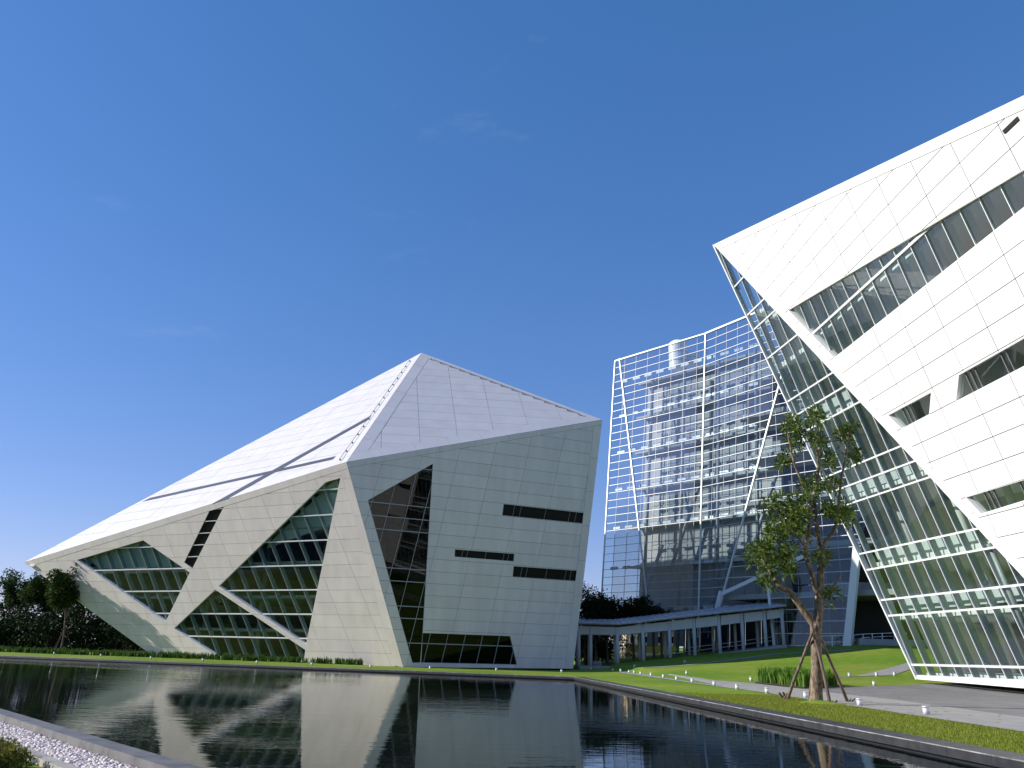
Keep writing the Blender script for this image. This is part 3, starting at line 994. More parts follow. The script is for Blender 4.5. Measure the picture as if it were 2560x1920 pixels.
# closing roof and far end
r1, r2 = W0 + inn * 15 + V3(0, 0, -6), topE + inn * 15 + V3(0, 0, -5)
g1, g2b = V3(*(G0 + inn * 15)[:2], gz), V3(*(foot + inn * 15 - dG * 25)[:2], gz)
MB().prism([W0, topE, r2, r1], (0, 0, -0.3)).build('roof', M['white'], wb)
MB().add([r1, r2, g2b, g1], [(0, 1, 2, 3)]).add([W0 + inn * 2, r1, g1, G0 + inn * 2], [(0, 1, 2, 3)]).build('rear_cladding', M['white'], wb)

# ================================================================ the glass-screened tower in the middle
Q0 = atY((1748, 1521), 124)
def leann(d, deg):
    n = np.cross(d, V3(0, 0, 1)); n = n if n[1] < 0 else -n
    t = R_(deg)
    return unit(n * math.cos(t) + V3(0, 0, 1) * math.sin(t))
dM1, dM2 = hdir(-700), hdir(-100)
nM1, nM2 = leann(dM1, 6.5), leann(dM2, 6.5)
fM1, fM2 = Face(Q0, -dM1, nM1), Face(Q0, -dM2, nM2)
crv = np.cross(nM1, nM2); crv = crv / crv[2]
ctop = hit((1770.7, 832.5), Q0, nM1); bt = fM1.cb(ctop)[1]
crT = Q0 + crv * (fM1.ev[2] * bt); crB = Q0 - crv * (Q0[2] - 4.0)
tw = thing('glass_tower', (Q0[0], Q0[1], terr(Q0[0], Q0[1])), 'tall glass tower behind a white gridded screen with slanting edges', 'building')
bbot = fM1.cb(hit((1600, 1545), Q0, nM1))[1] - 3
lt, lb = fM1.px((1538.7, 901.5)), fM1.px((1505.4, 1487))
lb2 = (lb[0] + (lb[0] - lt[0]) * (bbot - lb[1]) / (lb[1] - lt[1]), bbot)
lt = (lt[0], bt)
PM1 = ccw([lt, fM1.cb(crT), (fM1.cb(crB)[0], bbot), lb2])
da, db_ = hit((1951, 956), Q0, nM2), hit((1805, 1500), Q0, nM2)
ca, cb2 = fM2.cb(da), fM2.cb(db_)
kd = (ca[0] - cb2[0]) / (ca[1] - cb2[1])
PM2 = ccw([fM2.cb(crT), (ca[0] + kd * (bt - ca[1]), bt), (cb2[0] + kd * (bbot - cb2[1]), bbot), (fM2.cb(crB)[0], bbot)])
rowsM = []
b = bt; k = 0
while b > bbot:
    rowsM.append(b); b -= 1.50 - 0.007 * k; k += 1
mM1 = [-14.61 + 2.66 * i for i in range(-3, 9)]
mM2 = [fM2.cb(crT)[0] + 2.35 * i for i in range(1, 9)]
panes = []
def screen(fc, poly, mull, rows, glass, rec, tw_=0.07, mw_=0.04):
    cs = [min(p[0] for p in poly) - 1] + [c for c in mull] + [max(p[0] for p in poly) + 1]
    cs = sorted(c for c in cs)
    for i in range(len(cs) - 1):
        for j in range(len(rows) - 1):
            cell = inter([(cs[i], rows[j + 1]), (cs[i + 1], rows[j + 1]), (cs[i + 1], rows[j]), (cs[i], rows[j])], poly)
            if len(cell) > 2 and abs(parea(cell)) > 0.15: panes.append((fc, cell, glass))
    for c in mull:
        t = lclip(poly, (c, 0), (0, 1))
        if t: MB().bar(fc.w(c, t[0]), fc.w(c, t[1]), mw_, 0.10, fc.n, -0.12).build('mullion', M['alud'], tw)
    for b in rows[1:]:
        t = lclip(poly, (0, b), (1, 0))
        if t: MB().bar(fc.w(t[0], b), fc.w(t[1], b), tw_, 0.08, fc.n, 0.0).build('transom', M['alut'], tw)
screen(fM1, PM1, mM1, rowsM, M['glasst'], 0.05)
screen(fM2, PM2, mM2, rowsM, M['glasst'], 0.05)
# return facet to the right of the slanting edge
nN = mk(da, dM1, db_)
fN = Face(da, -dM1, nN)
topN = fN.cb(da)
PNa = ccw([fN.cb(da), fN.px((1816, 1470)), fN.px((2137, 1455)), fN.px((2200, 1100)), fN.px((2060, 985))])
PNb = ccw([fN.px((1921, 1470)), fN.px((1938, 1631)), fN.px((2122, 1620)), fN.px((2139, 1455))])
rowsN = [topN[1] + 1.3 - 1.56 * i for i in range(0, 30)]
mN = [fN.cb(db_)[0] + 2.0 * i for i in range(0, 16)]
screen(fN, PNa, mN, rowsN, M['glassn'], 0.05, 0.09)
screen(fN, PNb, mN, rowsN, M['glassn'], 0.05, 0.10)
def biggest(e):
    return -abs(parea(e[1]))
panes.sort(key=biggest)
for fc, cell, g in panes[:290]:
    fc.pane(shrink(cell, 0.01) if len(cell) == 4 else cell, 0.04, g, tw, 0.08)
rest = MB()
for fc, cell, g in panes[290:]:
    a, b2 = R_(random.gauss(0, .08)), R_(random.gauss(0, .08))
    cx = sum(p[0] for p in cell) / len(cell); cy = sum(p[1] for p in cell) / len(cell)
    rest.prism([fc.w(c, b, -0.04 + (c - cx) * a + (b - cy) * b2) for c, b in cell], -fc.n * 0.02)
kind(rest.build('small_panes', M['glassn'], tw), 'stuff')
def member(p, q_, w_, n, nm='edge_member', m=M['alu'], d=0.22):
    MB().bar(p, q_, w_, d, n, 0.0).build(nm, m, tw)
W1 = lambda c, b: fM1.w(c, b)
member(W1(*lt), crT, 0.22, nM1); member(W1(*lt), W1(*lb2), 0.18, nM1)
member(crT, W1(fM1.cb(crB)[0], bbot), 0.18, unit(nM1 + nM2))
c2 = PM2
member(crT, fM2.w(ca[0] + kd * (bt - ca[1]), bt), 0.28, nM2)
member(fM2.w(ca[0] + kd * (bt - ca[1]), bt), fM2.w(cb2[0] + kd * (bbot + 1 - cb2[1]), bbot + 1), 0.22, nM2)
member(hit((1549.5, 897), Q0, nM1), hit((1626, 1560), Q0, nM1), 0.19, nM1)
member(hit((1921, 1465), da, nN), hit((1939, 1633), da, nN), 0.35, nN)
member(hit((2146, 1370), da, nN), hit((2121, 1622), da, nN), 0.95, nN, d=0.6)
member(hit((1805, 1486), da, nN) , hit((2010, 1392), da, nN), 0.5, nN, nm='raking_strut', d=0.35)
member(hit((1804, 1478), da, nN), hit((1790, 1535), da, nN), 0.5, nN, nm='raking_strut', d=0.35)
# building behind the screen
i1 = V3(-nM1[0], -nM1[1], 0); i1 = unit(i1)
def core_pt(c, z, dep):
    b = (z - Q0[2]) / fM1.ev[2]
    return fM1.w(c, b) + i1 * dep
zt = Q0[2] + fM1.ev[2] * bt
cleft, cright = lt[0] + 2.6, 10.0
fdep = 5.0
flrs = [zt - 3.6 - 6.9 * i for i in range(8) if zt - 3.6 - 6.9 * i > 4]
base = lambda p, z: V3(p[0], p[1], z)
e = unit(fM1.eh)
def cw(c, z, dep):                               # the core follows the screen's batter
    return core_pt(c, z, dep)
z0_, z1_ = 8.6, zt - 3.8
MB().add([cw(cleft, z0_, 7), cw(cright, z0_, 7), cw(cright, z1_, 7), cw(cleft, z1_, 7),
          cw(cleft, z0_, 20), cw(cright, z0_, 20), cw(cright, z1_, 20), cw(cleft, z1_, 20)],
         [(0,1,2,3),(7,6,5,4),(0,4,5,1),(1,5,6,2),(2,6,7,3),(3,7,4,0)]).build('core_wall', M['core'], tw)
A_, B_ = cw(cleft, zt - 4, 7), cw(cright, zt - 4, 7)
L_ = cright - cleft
n = int(L_ / 2.66)
for fz in flrs:
    MB().prism([cw(cleft - 1, fz - 0.4, 5.2), cw(cright, fz - 0.4, 5.2), cw(cright, fz - 0.4, 7), cw(cleft, fz - 0.4, 7)], (0, 0, 0.4)).build('walkway_slab', M['slab'], tw)
    for i in range(n):
        c0 = cleft + 2.2 + 2.66 * i
        if c0 + 2.3 > cright: continue
        for (z0, z1) in ((fz - 6.2, fz - 3.6), (fz - 3.3, fz - 0.8)):
            if z0 < 3: continue
            MB().prism([cw(c0, z0, 7), cw(c0 + 2.2, z0, 7), cw(c0 + 2.2, z1, 7), cw(c0, z1, 7)], -i1 * 0.12).build('core_panel', M['tan'], tw)
    for i in range(-2, n):
        c0 = cleft + 1.2 + 2.66 * i
        if c0 < lt[0] + 0.5 or c0 + 1.6 > cright: continue
        MB().prism([cw(c0, fz - 1.0, 0.8), cw(c0 + 1.6, fz - 1.0, 0.8), cw(c0 + 1.6, fz - 0.5, 0.8), cw(c0, fz - 0.5, 0.8)], i1 * 0.12).build('soffit_light', M['trim'], tw)
# lobby under the raised core
M['lobby'] = mat('lobby_glass', (0.035, 0.042, 0.05), 0.15, 0.5)
for k in range(9):
    c0 = -6.5 + 2.66 * k
    MB().add([cw(c0, 1, 6), cw(c0 + 2.5, 1, 6), cw(c0 + 2.5, 8.5, 6), cw(c0, 8.5, 6), cw(c0, 1, 6.2), cw(c0 + 2.5, 1, 6.2), cw(c0 + 2.5, 8.5, 6.2), cw(c0, 8.5, 6.2)],
             [(0,1,2,3),(7,6,5,4),(0,4,5,1),(1,5,6,2),(2,6,7,3),(3,7,4,0)]).build('lobby_panel', M['lobby'], tw)
    MB().bar(cw(c0 - .08, 1, 5.9), cw(c0 - .08, 8.5, 5.9), .14, .3, -i1).build('lobby_mullion', M['alud'], tw)
# steel bracing between screen and core
for i in range(4):
    c = -16 + 7 * i
    z0 = 6 + (i % 2) * 9
    MB().tube([core_pt(c, z0, 4.5), core_pt(c + 5.5, z0 + 14, 4.5)], [0.3, 0.3], 8).build('brace', M['alud'], tw, smooth=True)
for c in (-13, -6, 1, 8):
    MB().tube([core_pt(c, 2, 3.2), core_pt(c, zt - 4, 3.2)], [0.28, 0.28], 10).build('column', M['alud'], tw, smooth=True)
# inside the return facet: floors and dark rear wall
iN = unit(V3(-nN[0], -nN[1], 0)); eN = unit(V3(*(-dM1)[:2], 0))
pN = hit((1850, 1500), da, nN)
for z in (10.9, 17.5, 24.4, 31.3, 38.0):
    a0 = fN.w(cb2[0] * 0 + fN.cb(db_)[0] + (0.5 if z < 20 else 4), (z - da[2]) / fN.ev[2]) + iN * 1.0
    pts = [a0, a0 + eN * 26, a0 + eN * 26 + iN * 16, a0 + iN * 16]
    MB().prism([base(p, z - 0.7) for p in pts], (0, 0, 0.7)).build('floor', M['concrete'], tw)
a0 = fN.w(fN.cb(db_)[0], 0) + iN * 9
MB().prism([base(a0, 1), base(a0 + eN * 34, 1), base(a0 + eN * 34, 46), base(a0, 46)], iN * 0.4).build('rear_wall', M['dark'], tw)
# roof tanks behind the parapet
for (px_, wd, hh, lab) in (((1696, 893), 1.75, 4.6, 'tall white cylindrical tank with domed top on the glass tower roof'), ((1730, 884), 1.5, 1.6, 'low white domed tank showing behind the glass tower parapet')):
    p = atY(px_, 139)
    t_ = thing('water_tank', (p[0], p[1], p[2] - 2.2), lab, 'tank')
    z0 = p[2] - 2.2
    MB().tube([(p[0], p[1], z0), (p[0], p[1], z0 + hh)], [wd, wd], 24).build('tank_body', M['trim'], t_, smooth=False)
    prof = [(wd, 0), (wd * 0.9, 0.35), (wd * 0.6, 0.75), (0.2, 0.95)]
    MB().tube([(p[0], p[1], z0 + hh + h) for r, h in prof], [r for r, h in prof], 24).build('tank_lid', M['trim'], t_, smooth=True)
    for k in (0.25, 0.6):
        MB().tube([(p[0], p[1], z0 + hh * k), (p[0], p[1], z0 + hh * k + 0.12)], [wd * 1.03] * 2, 24).build('tank_band', M['alud'], t_)
MB().prism([base(A_ + i1 * 1, zt - 3.75), base(B_ + i1 * 1, zt - 3.75), base(B_ + i1 * 13, zt - 3.75), base(A_ + i1 * 13, zt - 3.75)], (0, 0, 0.3)).build('roof', M['core'], tw)
#P4
# ================================================================ covered walkway between the two
M['canopy'] = noise_mat('grey_painted_steel', (0.50, 0.50, 0.51), (0.55, 0.55, 0.56), 0.6, rough=0.55)
M['ribroof'] = mat('ribbed_metal_roof', (0.42, 0.45, 0.50), 0.45)
cv = thing('covered_walkway', atY((1545, 1665), 114), 'long covered walkway with grey fascia, slim columns and ribbed metal roof', 'walkway')
colpx = [(1447, 1664), (1477, 1664), (1545, 1665), (1609, 1652), (1676, 1648), (1738, 1640), (1801, 1632), (1859, 1625), (1916, 1617), (1960, 1611)]
depth = [116, 116, 114.5, 114.5, 114.3, 114, 113.6, 113.2, 112.8, 112.5]
fasB = [(1447, 1585.5), (1477, 1586), (1545, 1587.5), (1609, 1581.5), (1676, 1576), (1738, 1570), (1801, 1563), (1859, 1556), (1916, 1549), (1960, 1543)]
fasT = [(1447, 1565), (1477, 1566), (1545, 1568), (1609, 1561), (1676, 1553), (1738, 1546), (1801, 1539), (1859, 1533), (1916, 1527), (1960, 1522)]
foots = [atY(p, d) for p, d in zip(colpx, depth)]
fb = [atY(p, d) for p, d in zip(fasB, depth)]
ft = [atY(p, d) for p, d in zip(fasT, depth)]
back = V3(0.15, 4.2, 0)
for i in range(len(foots)):
    p = foots[i].copy(); p[2] = min(p[2], terr(p[0], p[1])) - 0.4
    q_ = V3(p[0], p[1], ft[i][2])
    MB().tube([p, q_], [0.24, 0.24], 12).build('column', M['canopy'], cv, smooth=True)
    pb = p + back; qb = V3(pb[0], pb[1], ft[i][2])
    pb[2] = min(p[2], terr(pb[0], pb[1]) - 0.3)
    MB().tube([pb, qb], [0.2, 0.2], 12).build('column', M['canopy'], cv, smooth=True)
for i in range(len(foots) - 1):
    a, b = ft[i], ft[i + 1]; c, d = fb[i + 1], fb[i]
    yy = V3(0, -0.12, 0)
    e = unit(b - a) * 0.06
    MB().prism([a + e + yy, b - e + yy, c - e + yy, d + e + yy], (0, 0.1, 0)).build('fascia_panel', M['canopy'], cv)
    MB().prism([a + V3(0, 3.9, 0), b + V3(0, 3.9, 0), c + V3(0, 3.9, 0), d + V3(0, 3.9, 0)], (0, 0.1, 0)).build('fascia_panel', M['canopy'], cv)
    # roof sheet with standing ribs, falling towards the front
    r0, r1 = a + V3(0, -1.1, 0.35), b + V3(0, -1.1, 0.35)
    r2, r3 = b + V3(0, 5.6, 1.15), a + V3(0, 5.6, 1.15)
    MB().prism([r0, r1, r2, r3], (0, 0, 0.10)).build('roof_sheet', M['ribroof'], cv)
    n = max(2, int(np.linalg.norm(b - a) / 0.75))
    rb = MB()
    for k in range(n):
        s0, s1 = r0 + (r1 - r0) * (k + .5) / n, r3 + (r2 - r3) * (k + .5) / n
        rb.bar(s0 + V3(0, 0, .1), s1 + V3(0, 0, .1), 0.12, 0.09, (0, 0, 1))
    kind(rb.build('roof_ribs', M['ribroof'], cv), 'stuff')
    MB().prism([a + V3(0, -1.0, .32), b + V3(0, -1.0, .32), b + V3(0, 5.0, .32), a + V3(0, 5.0, .32)], (0, 0, -0.05)).build('soffit', M['canopy'], cv)
    f0, f1 = foots[i].copy(), foots[i + 1].copy()
    MB().prism([f0 + V3(0, -1.2, -.02), f1 + V3(0, -1.2, -.02), f1 + V3(0, 5.4, -.02), f0 + V3(0, 5.4, -.02)], (0, 0, -1.6)).build('floor', M['concrete'], cv)
# hand rail along the ramp
for i in range(4, 9):
    a, b = foots[i] + V3(0, 4.4, 0), foots[i + 1] + V3(0, 4.4, 0)
    for h in (0.55, 1.05):
        MB().bar(a + V3(0, 0, h), b + V3(0, 0, h), 0.06, 0.06, (0, 0, 1)).build('hand_rail', M['alu'], cv)

# recess, slab and railing at the right end of the tower
bal = thing('entrance_block', atY((2180, 1620), 108), 'dark recessed concrete entrance with slab edge behind the glass tower foot', 'building')
def ybox(pa, pb, Y, dep, nm, m, par):
    a, b = atY(pa, Y), atY(pb, Y)
    x0, x1 = sorted((a[0], b[0])); z0, z1 = sorted((a[2], b[2]))
    return MB().box((x0, Y, z0), (x1, Y + dep, z1)).build(nm, m, par)
ybox((2090, 1494), (2420, 1463), 112, 14, 'slab', M['concrete'], bal)
ybox((2060, 1640), (2440, 1300), 127, 0.5, 'rear_wall', M['dark'], bal)
for x in (2150, 2178, 2215, 2250): ybox((x, 1622), (x + 10, 1496), 121, 0.6, 'pier', M['tan'], bal)
ybox((1795, 1530), (1935, 1508), 122, 10, 'slab', M['concrete'], bal)
rail = thing('metal_railing', atY((2080, 1622), 107), 'white metal guard railing beside the planter wall at the tower foot', 'railing')
rp = [(2040, 1591, 1623), (2080, 1590, 1622), (2107, 1589, 1620), (2134, 1588, 1618), (2157, 1586, 1604), (2180, 1585, 1602), (2205, 1584, 1600), (2235, 1583, 1600), (2265, 1582, 1600)]
tops = [atY((x, t), 107) for x, t, b in rp]; bots = [atY((x, b), 107) for x, t, b in rp]
for t, b in zip(tops, bots): MB().bar(b - V3(0, 0, .3), t, 0.09, 0.09, (0, -1, 0)).build('post', M['alu'], rail)
for k in (0.0, 0.5):
    for i in range(len(tops) - 1):
        MB().bar(tops[i] + (bots[i] - tops[i]) * k, tops[i + 1] + (bots[i + 1] - tops[i + 1]) * k, 0.07, 0.07, (0, 0, 1)).build('rail', M['alu'], rail)
pw = thing('planter_wall', atY((2200, 1620), 106), 'low grey concrete planter wall with dark shrubs behind the lawn', 'planter')
ybox((2152, 1640), (2330, 1601), 106, 3.0, 'planter_box', M['concrete'], pw)

# ================================================================ plants
def leaf_mat(name, c0, c1, trans=0.35):
    m = bpy.data.materials.new(name); m.use_nodes = True
    N, L = m.node_tree.nodes, m.node_tree.links
    b = N['Principled BSDF']
    b.inputs['Roughness'].default_value = 0.65
    b.inputs['Specular IOR Level'].default_value = 0.12
    g = N.new('ShaderNodeNewGeometry')
    r = N.new('ShaderNodeValToRGB')
    r.color_ramp.elements[0].color = (*c0, 1); r.color_ramp.elements[1].color = (*c1, 1)
    L.new(g.outputs['Random Per Island'], r.inputs['Fac'])
    L.new(r.outputs['Color'], b.inputs['Base Color'])
    tr = N.new('ShaderNodeBsdfTranslucent')
    L.new(r.outputs['Color'], tr.inputs['Color'])
    mx = N.new('ShaderNodeMixShader'); mx.inputs[0].default_value = trans
    L.new(b.outputs[0], mx.inputs[1]); L.new(tr.outputs[0], mx.inputs[2])
    L.new(mx.outputs[0], N['Material Output'].inputs['Surface'])
    return m
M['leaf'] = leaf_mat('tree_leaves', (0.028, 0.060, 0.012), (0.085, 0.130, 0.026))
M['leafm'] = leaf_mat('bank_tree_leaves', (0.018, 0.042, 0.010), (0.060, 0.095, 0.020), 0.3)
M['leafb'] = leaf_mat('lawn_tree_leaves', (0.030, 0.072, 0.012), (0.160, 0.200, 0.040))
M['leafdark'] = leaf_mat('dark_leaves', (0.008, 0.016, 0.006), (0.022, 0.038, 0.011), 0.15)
M['iris'] = leaf_mat('iris_blades', (0.050, 0.130, 0.016), (0.170, 0.290, 0.045), 0.4)
M['irisd'] = leaf_mat('hedge_blades', (0.022, 0.060, 0.010), (0.075, 0.140, 0.024), 0.35)
M['shrub'] = leaf_mat('yellow_green_leaves', (0.035, 0.070, 0.010), (0.22, 0.20, 0.03), 0.35)
M['bark'] = noise_mat('speckled_bark', (0.10, 0.066, 0.040), (0.30, 0.235, 0.16), 9, rough=0.9, bump=0.5, bscale=22, stretch=(1, 1, 0.5), lo=0.38, hi=0.72)
M['barkd'] = noise_mat('grey_bark', (0.07, 0.05, 0.04), (0.17, 0.13, 0.10), 5, rough=0.9, bump=0.4)
M['pole'] = noise_mat('weathered_pole', (0.10, 0.065, 0.055), (0.22, 0.155, 0.13), 6, rough=0.85, bump=0.3, stretch=(1, 1, 0.2))

def leaves(mb, centre, rad, n, ln, wd, squash=1.0, up=0.0, tuft=False):
    # elongated leaf blades, two folded quads each, scattered through a clump
    c = V3(*centre)
    for _ in range(n):
        d = rng.normal(size=3); d /= np.linalg.norm(d)
        r = rad * (rng.random() ** 0.45)
        p = c + d * V3(1, 1, squash) * r
        if tuft: a = unit(d + V3(0, 0, up) + rng.normal(size=3) * 0.35)
        else: a = unit(rng.normal(size=3) + d * 0.5 + V3(0, 0, up))
        s = np.cross(a, rng.normal(size=3)); s = unit(s)
        l = ln * rng.uniform(0.65, 1.2); w = wd * rng.uniform(0.7, 1.2)
        droop = V3(0, 0, -0.18 * l)
        nrm = unit(np.cross(a, s)) * w * 0.25
        m = p + a * l * 0.5
        mb.add([p, m - s * w / 2 + nrm, p + a * l + droop, m + s * w / 2 + nrm], [(0, 1, 2), (0, 2, 3)])
def branch(mb, pts, r0, r1, seg=8, wob=0.06):
    n = len(pts)
    # resample smoothly
    P = [V3(*p) for p in pts]
    out = []
    for i in range(n - 1):
        a = P[max(i - 1, 0)]; b, c = P[i], P[i + 1]; d = P[min(i + 2, n - 1)]
        for k in range(4):
            t = k / 4
            out.append(0.5 * ((2 * b) + (-a + c) * t + (2 * a - 5 * b + 4 * c - d) * t * t + (-a + 3 * b - 3 * c + d) * t ** 3))
    out.append(P[-1])
    m = len(out)
    mb.tube(out, [r0 + (r1 - r0) * (i / (m - 1)) for i in range(m)], seg, wob)

# ---- the staked tree on the lawn strip by the pond
tb_ = gp((2041, 1759))
TY = tb_[1]
def tp(x, y, dy=0.0): return atY((x, y), TY + dy)
tree = thing('lawn_tree', tb_, 'slender staked tree with sparse leafy tufts standing on the lawn by the pond edge', 'tree')
tk = MB()
tk.tube([tb_ + V3(0, 0, -.15), tb_ + V3(0, 0, .12), tp(2041, 1735), tp(2041, 1690), tp(2041, 1640), tp(2040, 1590), tp(2040, 1555)], [.40, .30, .26, .235, .225, .24, .26], 16, .03)
branch(tk, [tp(2038, 1565), tp(2029, 1553), tp(1997, 1510), tp(1975, 1481), tp(1946, 1463), tp(1924, 1424, .3), tp(1905, 1395, .4)], .20, .07, 12)
branch(tk, [tp(2041, 1560), tp(2045.6, 1540), tp(2046, 1503), tp(2051, 1449), tp(2053, 1369)], .22, .14, 12)
branch(tk, [tp(2053, 1375), tp(2066, 1352), tp(2087, 1322, -.2), tp(2094, 1285, -.3), tp(2103, 1202, -.4), tp(2116, 1130, -.4), tp(2120, 1080, -.4)], .10, .035)
branch(tk, [tp(2053, 1372), tp(2046, 1335), tp(2040, 1297), tp(2036, 1249, .2), tp(2045, 1180, .3), tp(2044, 1130, .3), tp(2029, 1104, .3), tp(2012, 1082, .4)], .13, .04)
branch(tk, [tp(2045, 1490), tp(2026, 1424, -.2), tp(2015, 1377, -.2), tp(2022, 1330, -.2), tp(2027, 1250, -.3)], .13, .08)
branch(tk, [tp(2015, 1380, -.2), tp(2005, 1355, -.4), tp(1975, 1320, -.6), tp(1950, 1290, -.8)], .07, .03)
branch(tk, [tp(2027, 1255, -.3), tp(2004, 1202, -.3), tp(1986, 1159, -.4), tp(1975, 1112, -.4), tp(1969, 1080, -.4)], .085, .035)
branch(tk, [tp(2050, 1510), tp(2062, 1495), tp(2080, 1474), tp(2103, 1434)], .075, .045)
branch(tk, [tp(2044, 1165, .3), tp(2052, 1110, .5), tp(2046, 1050, .6), tp(2040, 1025, .6)], .05, .02)
branch(tk, [tp(2066, 1352), tp(2100, 1310, .4), tp(2115, 1290, .6)], .04, .02)
tk.build('trunk', M['bark'], tree, smooth=True)
r5 = [(1570, 870), (1640, 860), (1600, 820), (1770, 770), (1790, 830), (1750, 810), (1980, 900), (1950, 930), (2010, 880), (1970, 960), (1590, 960), (1540, 1130), (1560, 1090), (1640, 1010), (1620, 920), (1850, 1090), (1870, 1120), (2040, 1065), (2010, 1090), (1770, 960), (1810, 1000), (1730, 900), (1720, 1270), (1780, 1290), (1690, 1310), (1750, 1330), (1620, 1380), (1450, 1400), (1500, 1420), (1540, 1370), (1600, 1440), (1700, 1400), (1870, 1270), (1900, 1290), (1960, 1470), (1990, 1520), (1940, 1500), (1600, 1560), (1470, 1620), (1560, 1600), (1650, 1590), (1850, 1430), (1880, 1470), (1700, 1480), (1640, 1490), (1560, 1480)]
r6 = [(1450, 215), (1500, 240), (1560, 190), (1480, 180), (1330, 350), (1340, 400), (1400, 400), (1380, 330), (1450, 370), (1440, 300), (1540, 400), (1500, 450), (1440, 480), (1400, 540), (1420, 570), (1560, 450), (1590, 480), (1600, 350), (1560, 340), (1660, 40), (1620, 80), (1680, 110), (1850, 60), (1900, 90), (1960, 40), (1980, 80), (1800, 400), (1830, 380), (1850, 650), (1880, 640), (1620, 150), (1680, 230)]
spots = [(1400 + x / 2.765, 750 + y / 2.765) for x, y in r5] + [(1400 + x / 2.765, 1250 + y / 2.765) for x, y in r6]
cr_ = MB()
for (x, y) in spots:
    dy = rng.normal() * 0.55
    leaves(cr_, tp(x, y, dy), 0.24, 38, 0.34, 0.095, tuft=True, up=0.45)
    leaves(cr_, tp(x + rng.normal() * 7, y + rng.normal() * 7, dy + rng.normal() * .3), 0.42, 30, 0.29, 0.085, up=0.2)
    tg = MB()
cr_.build('crown', M['leafb'], tree)
# prop poles
for top, bot, bend, lab in (((2027, 1592), (1966, 1750), None, 'prop pole leaning on the lawn tree, its foot tied to two short crossed pegs'),
                            ((2031, 1572), (2076, 1761), (2054, 1660), 'prop pole of the lawn tree with a bright worn streak near its foot'),
                            ((2044, 1572), (2121, 1755), (2074, 1650), 'bent prop pole of the lawn tree with a broken side twig'),
                            ((2040, 1590), (2023, 1752), None, 'prop pole of the lawn tree mostly hidden behind the trunk')):
    g = gp(bot)
    off = -0.28 if 'hidden' not in lab else 0.3
    t_ = atY(top, TY + off)
    e = thing('prop_pole', g, lab, 'wooden pole', 'prop poles round the lawn tree')
    mid = atY(bend, (g[1] + TY + off) / 2) if bend else (g + t_) / 2 + V3(.02, 0, .03)
    mb = MB(); branch(mb, [g + V3(0, 0, -.12), g + (mid - g) * .5, mid, mid + (t_ - mid) * .5, t_, t_ + (t_ - mid) * 0.14], .075, .055, 9, .08)
    mb.build('pole', M['pole'], e, smooth=True)
    if 'crossed' in lab:
        for a_, b_ in (((-.32, 0, .32), (.02, .1, -.1)), ((.05, 0, .30), (-.22, -.08, -.1)), ((-.12, .05, .34), (.10, .0, -.1))):
            mb = MB(); mb.tube([g + V3(*b_), g + V3(*a_)], [.05, .055], 8, .1); mb.build('peg', M['pole'], e)
    elif 'streak' in lab or 'twig' in lab:
        for k in range(3):
            mb = MB(); mb.tube([g + V3(.05 * k - .05, -.05, -.1), g + V3(.2 * k - .1, -.1 + .05 * k, .16)], [.05, .04], 7, .12); mb.build('peg', M['pole'], e)
tie = MB()
tie.tube([tp(2040 + 14 * math.cos(a), 1576 + 2 * math.sin(a), .30 * math.sin(a)) for a in np.linspace(0, 2 * math.pi, 13)], [.018] * 13, 6)
tie.build('tie', M['steeld'], tree)
# raised soil under the tree
def mound(c, r, h, name, m):
    vs, fs = [], []
    N1, N2 = 8, 28
    for i in range(N1 + 1):
        for k in range(N2):
            rr = r * i / N1; a = 2 * math.pi * k / N2
            x, y = c[0] + rr * math.cos(a) * 0.8, c[1] + rr * math.sin(a)
            vs.append((x, y, terr(x, y) + h * (0.5 + 0.5 * math.cos(math.pi * i / N1)) - 0.01))
    for i in range(N1):
        for k in range(N2):
            fs.append((i * N2 + k, i * N2 + (k + 1) % N2, (i + 1) * N2 + (k + 1) % N2, (i + 1) * N2 + k))
    return kind(obj(name, vs, fs, m, smooth=True), 'structure')
mound((tb_[0] + .1, tb_[1] - .2), 1.7, 0.16, 'tree_mound', M['lawn'])

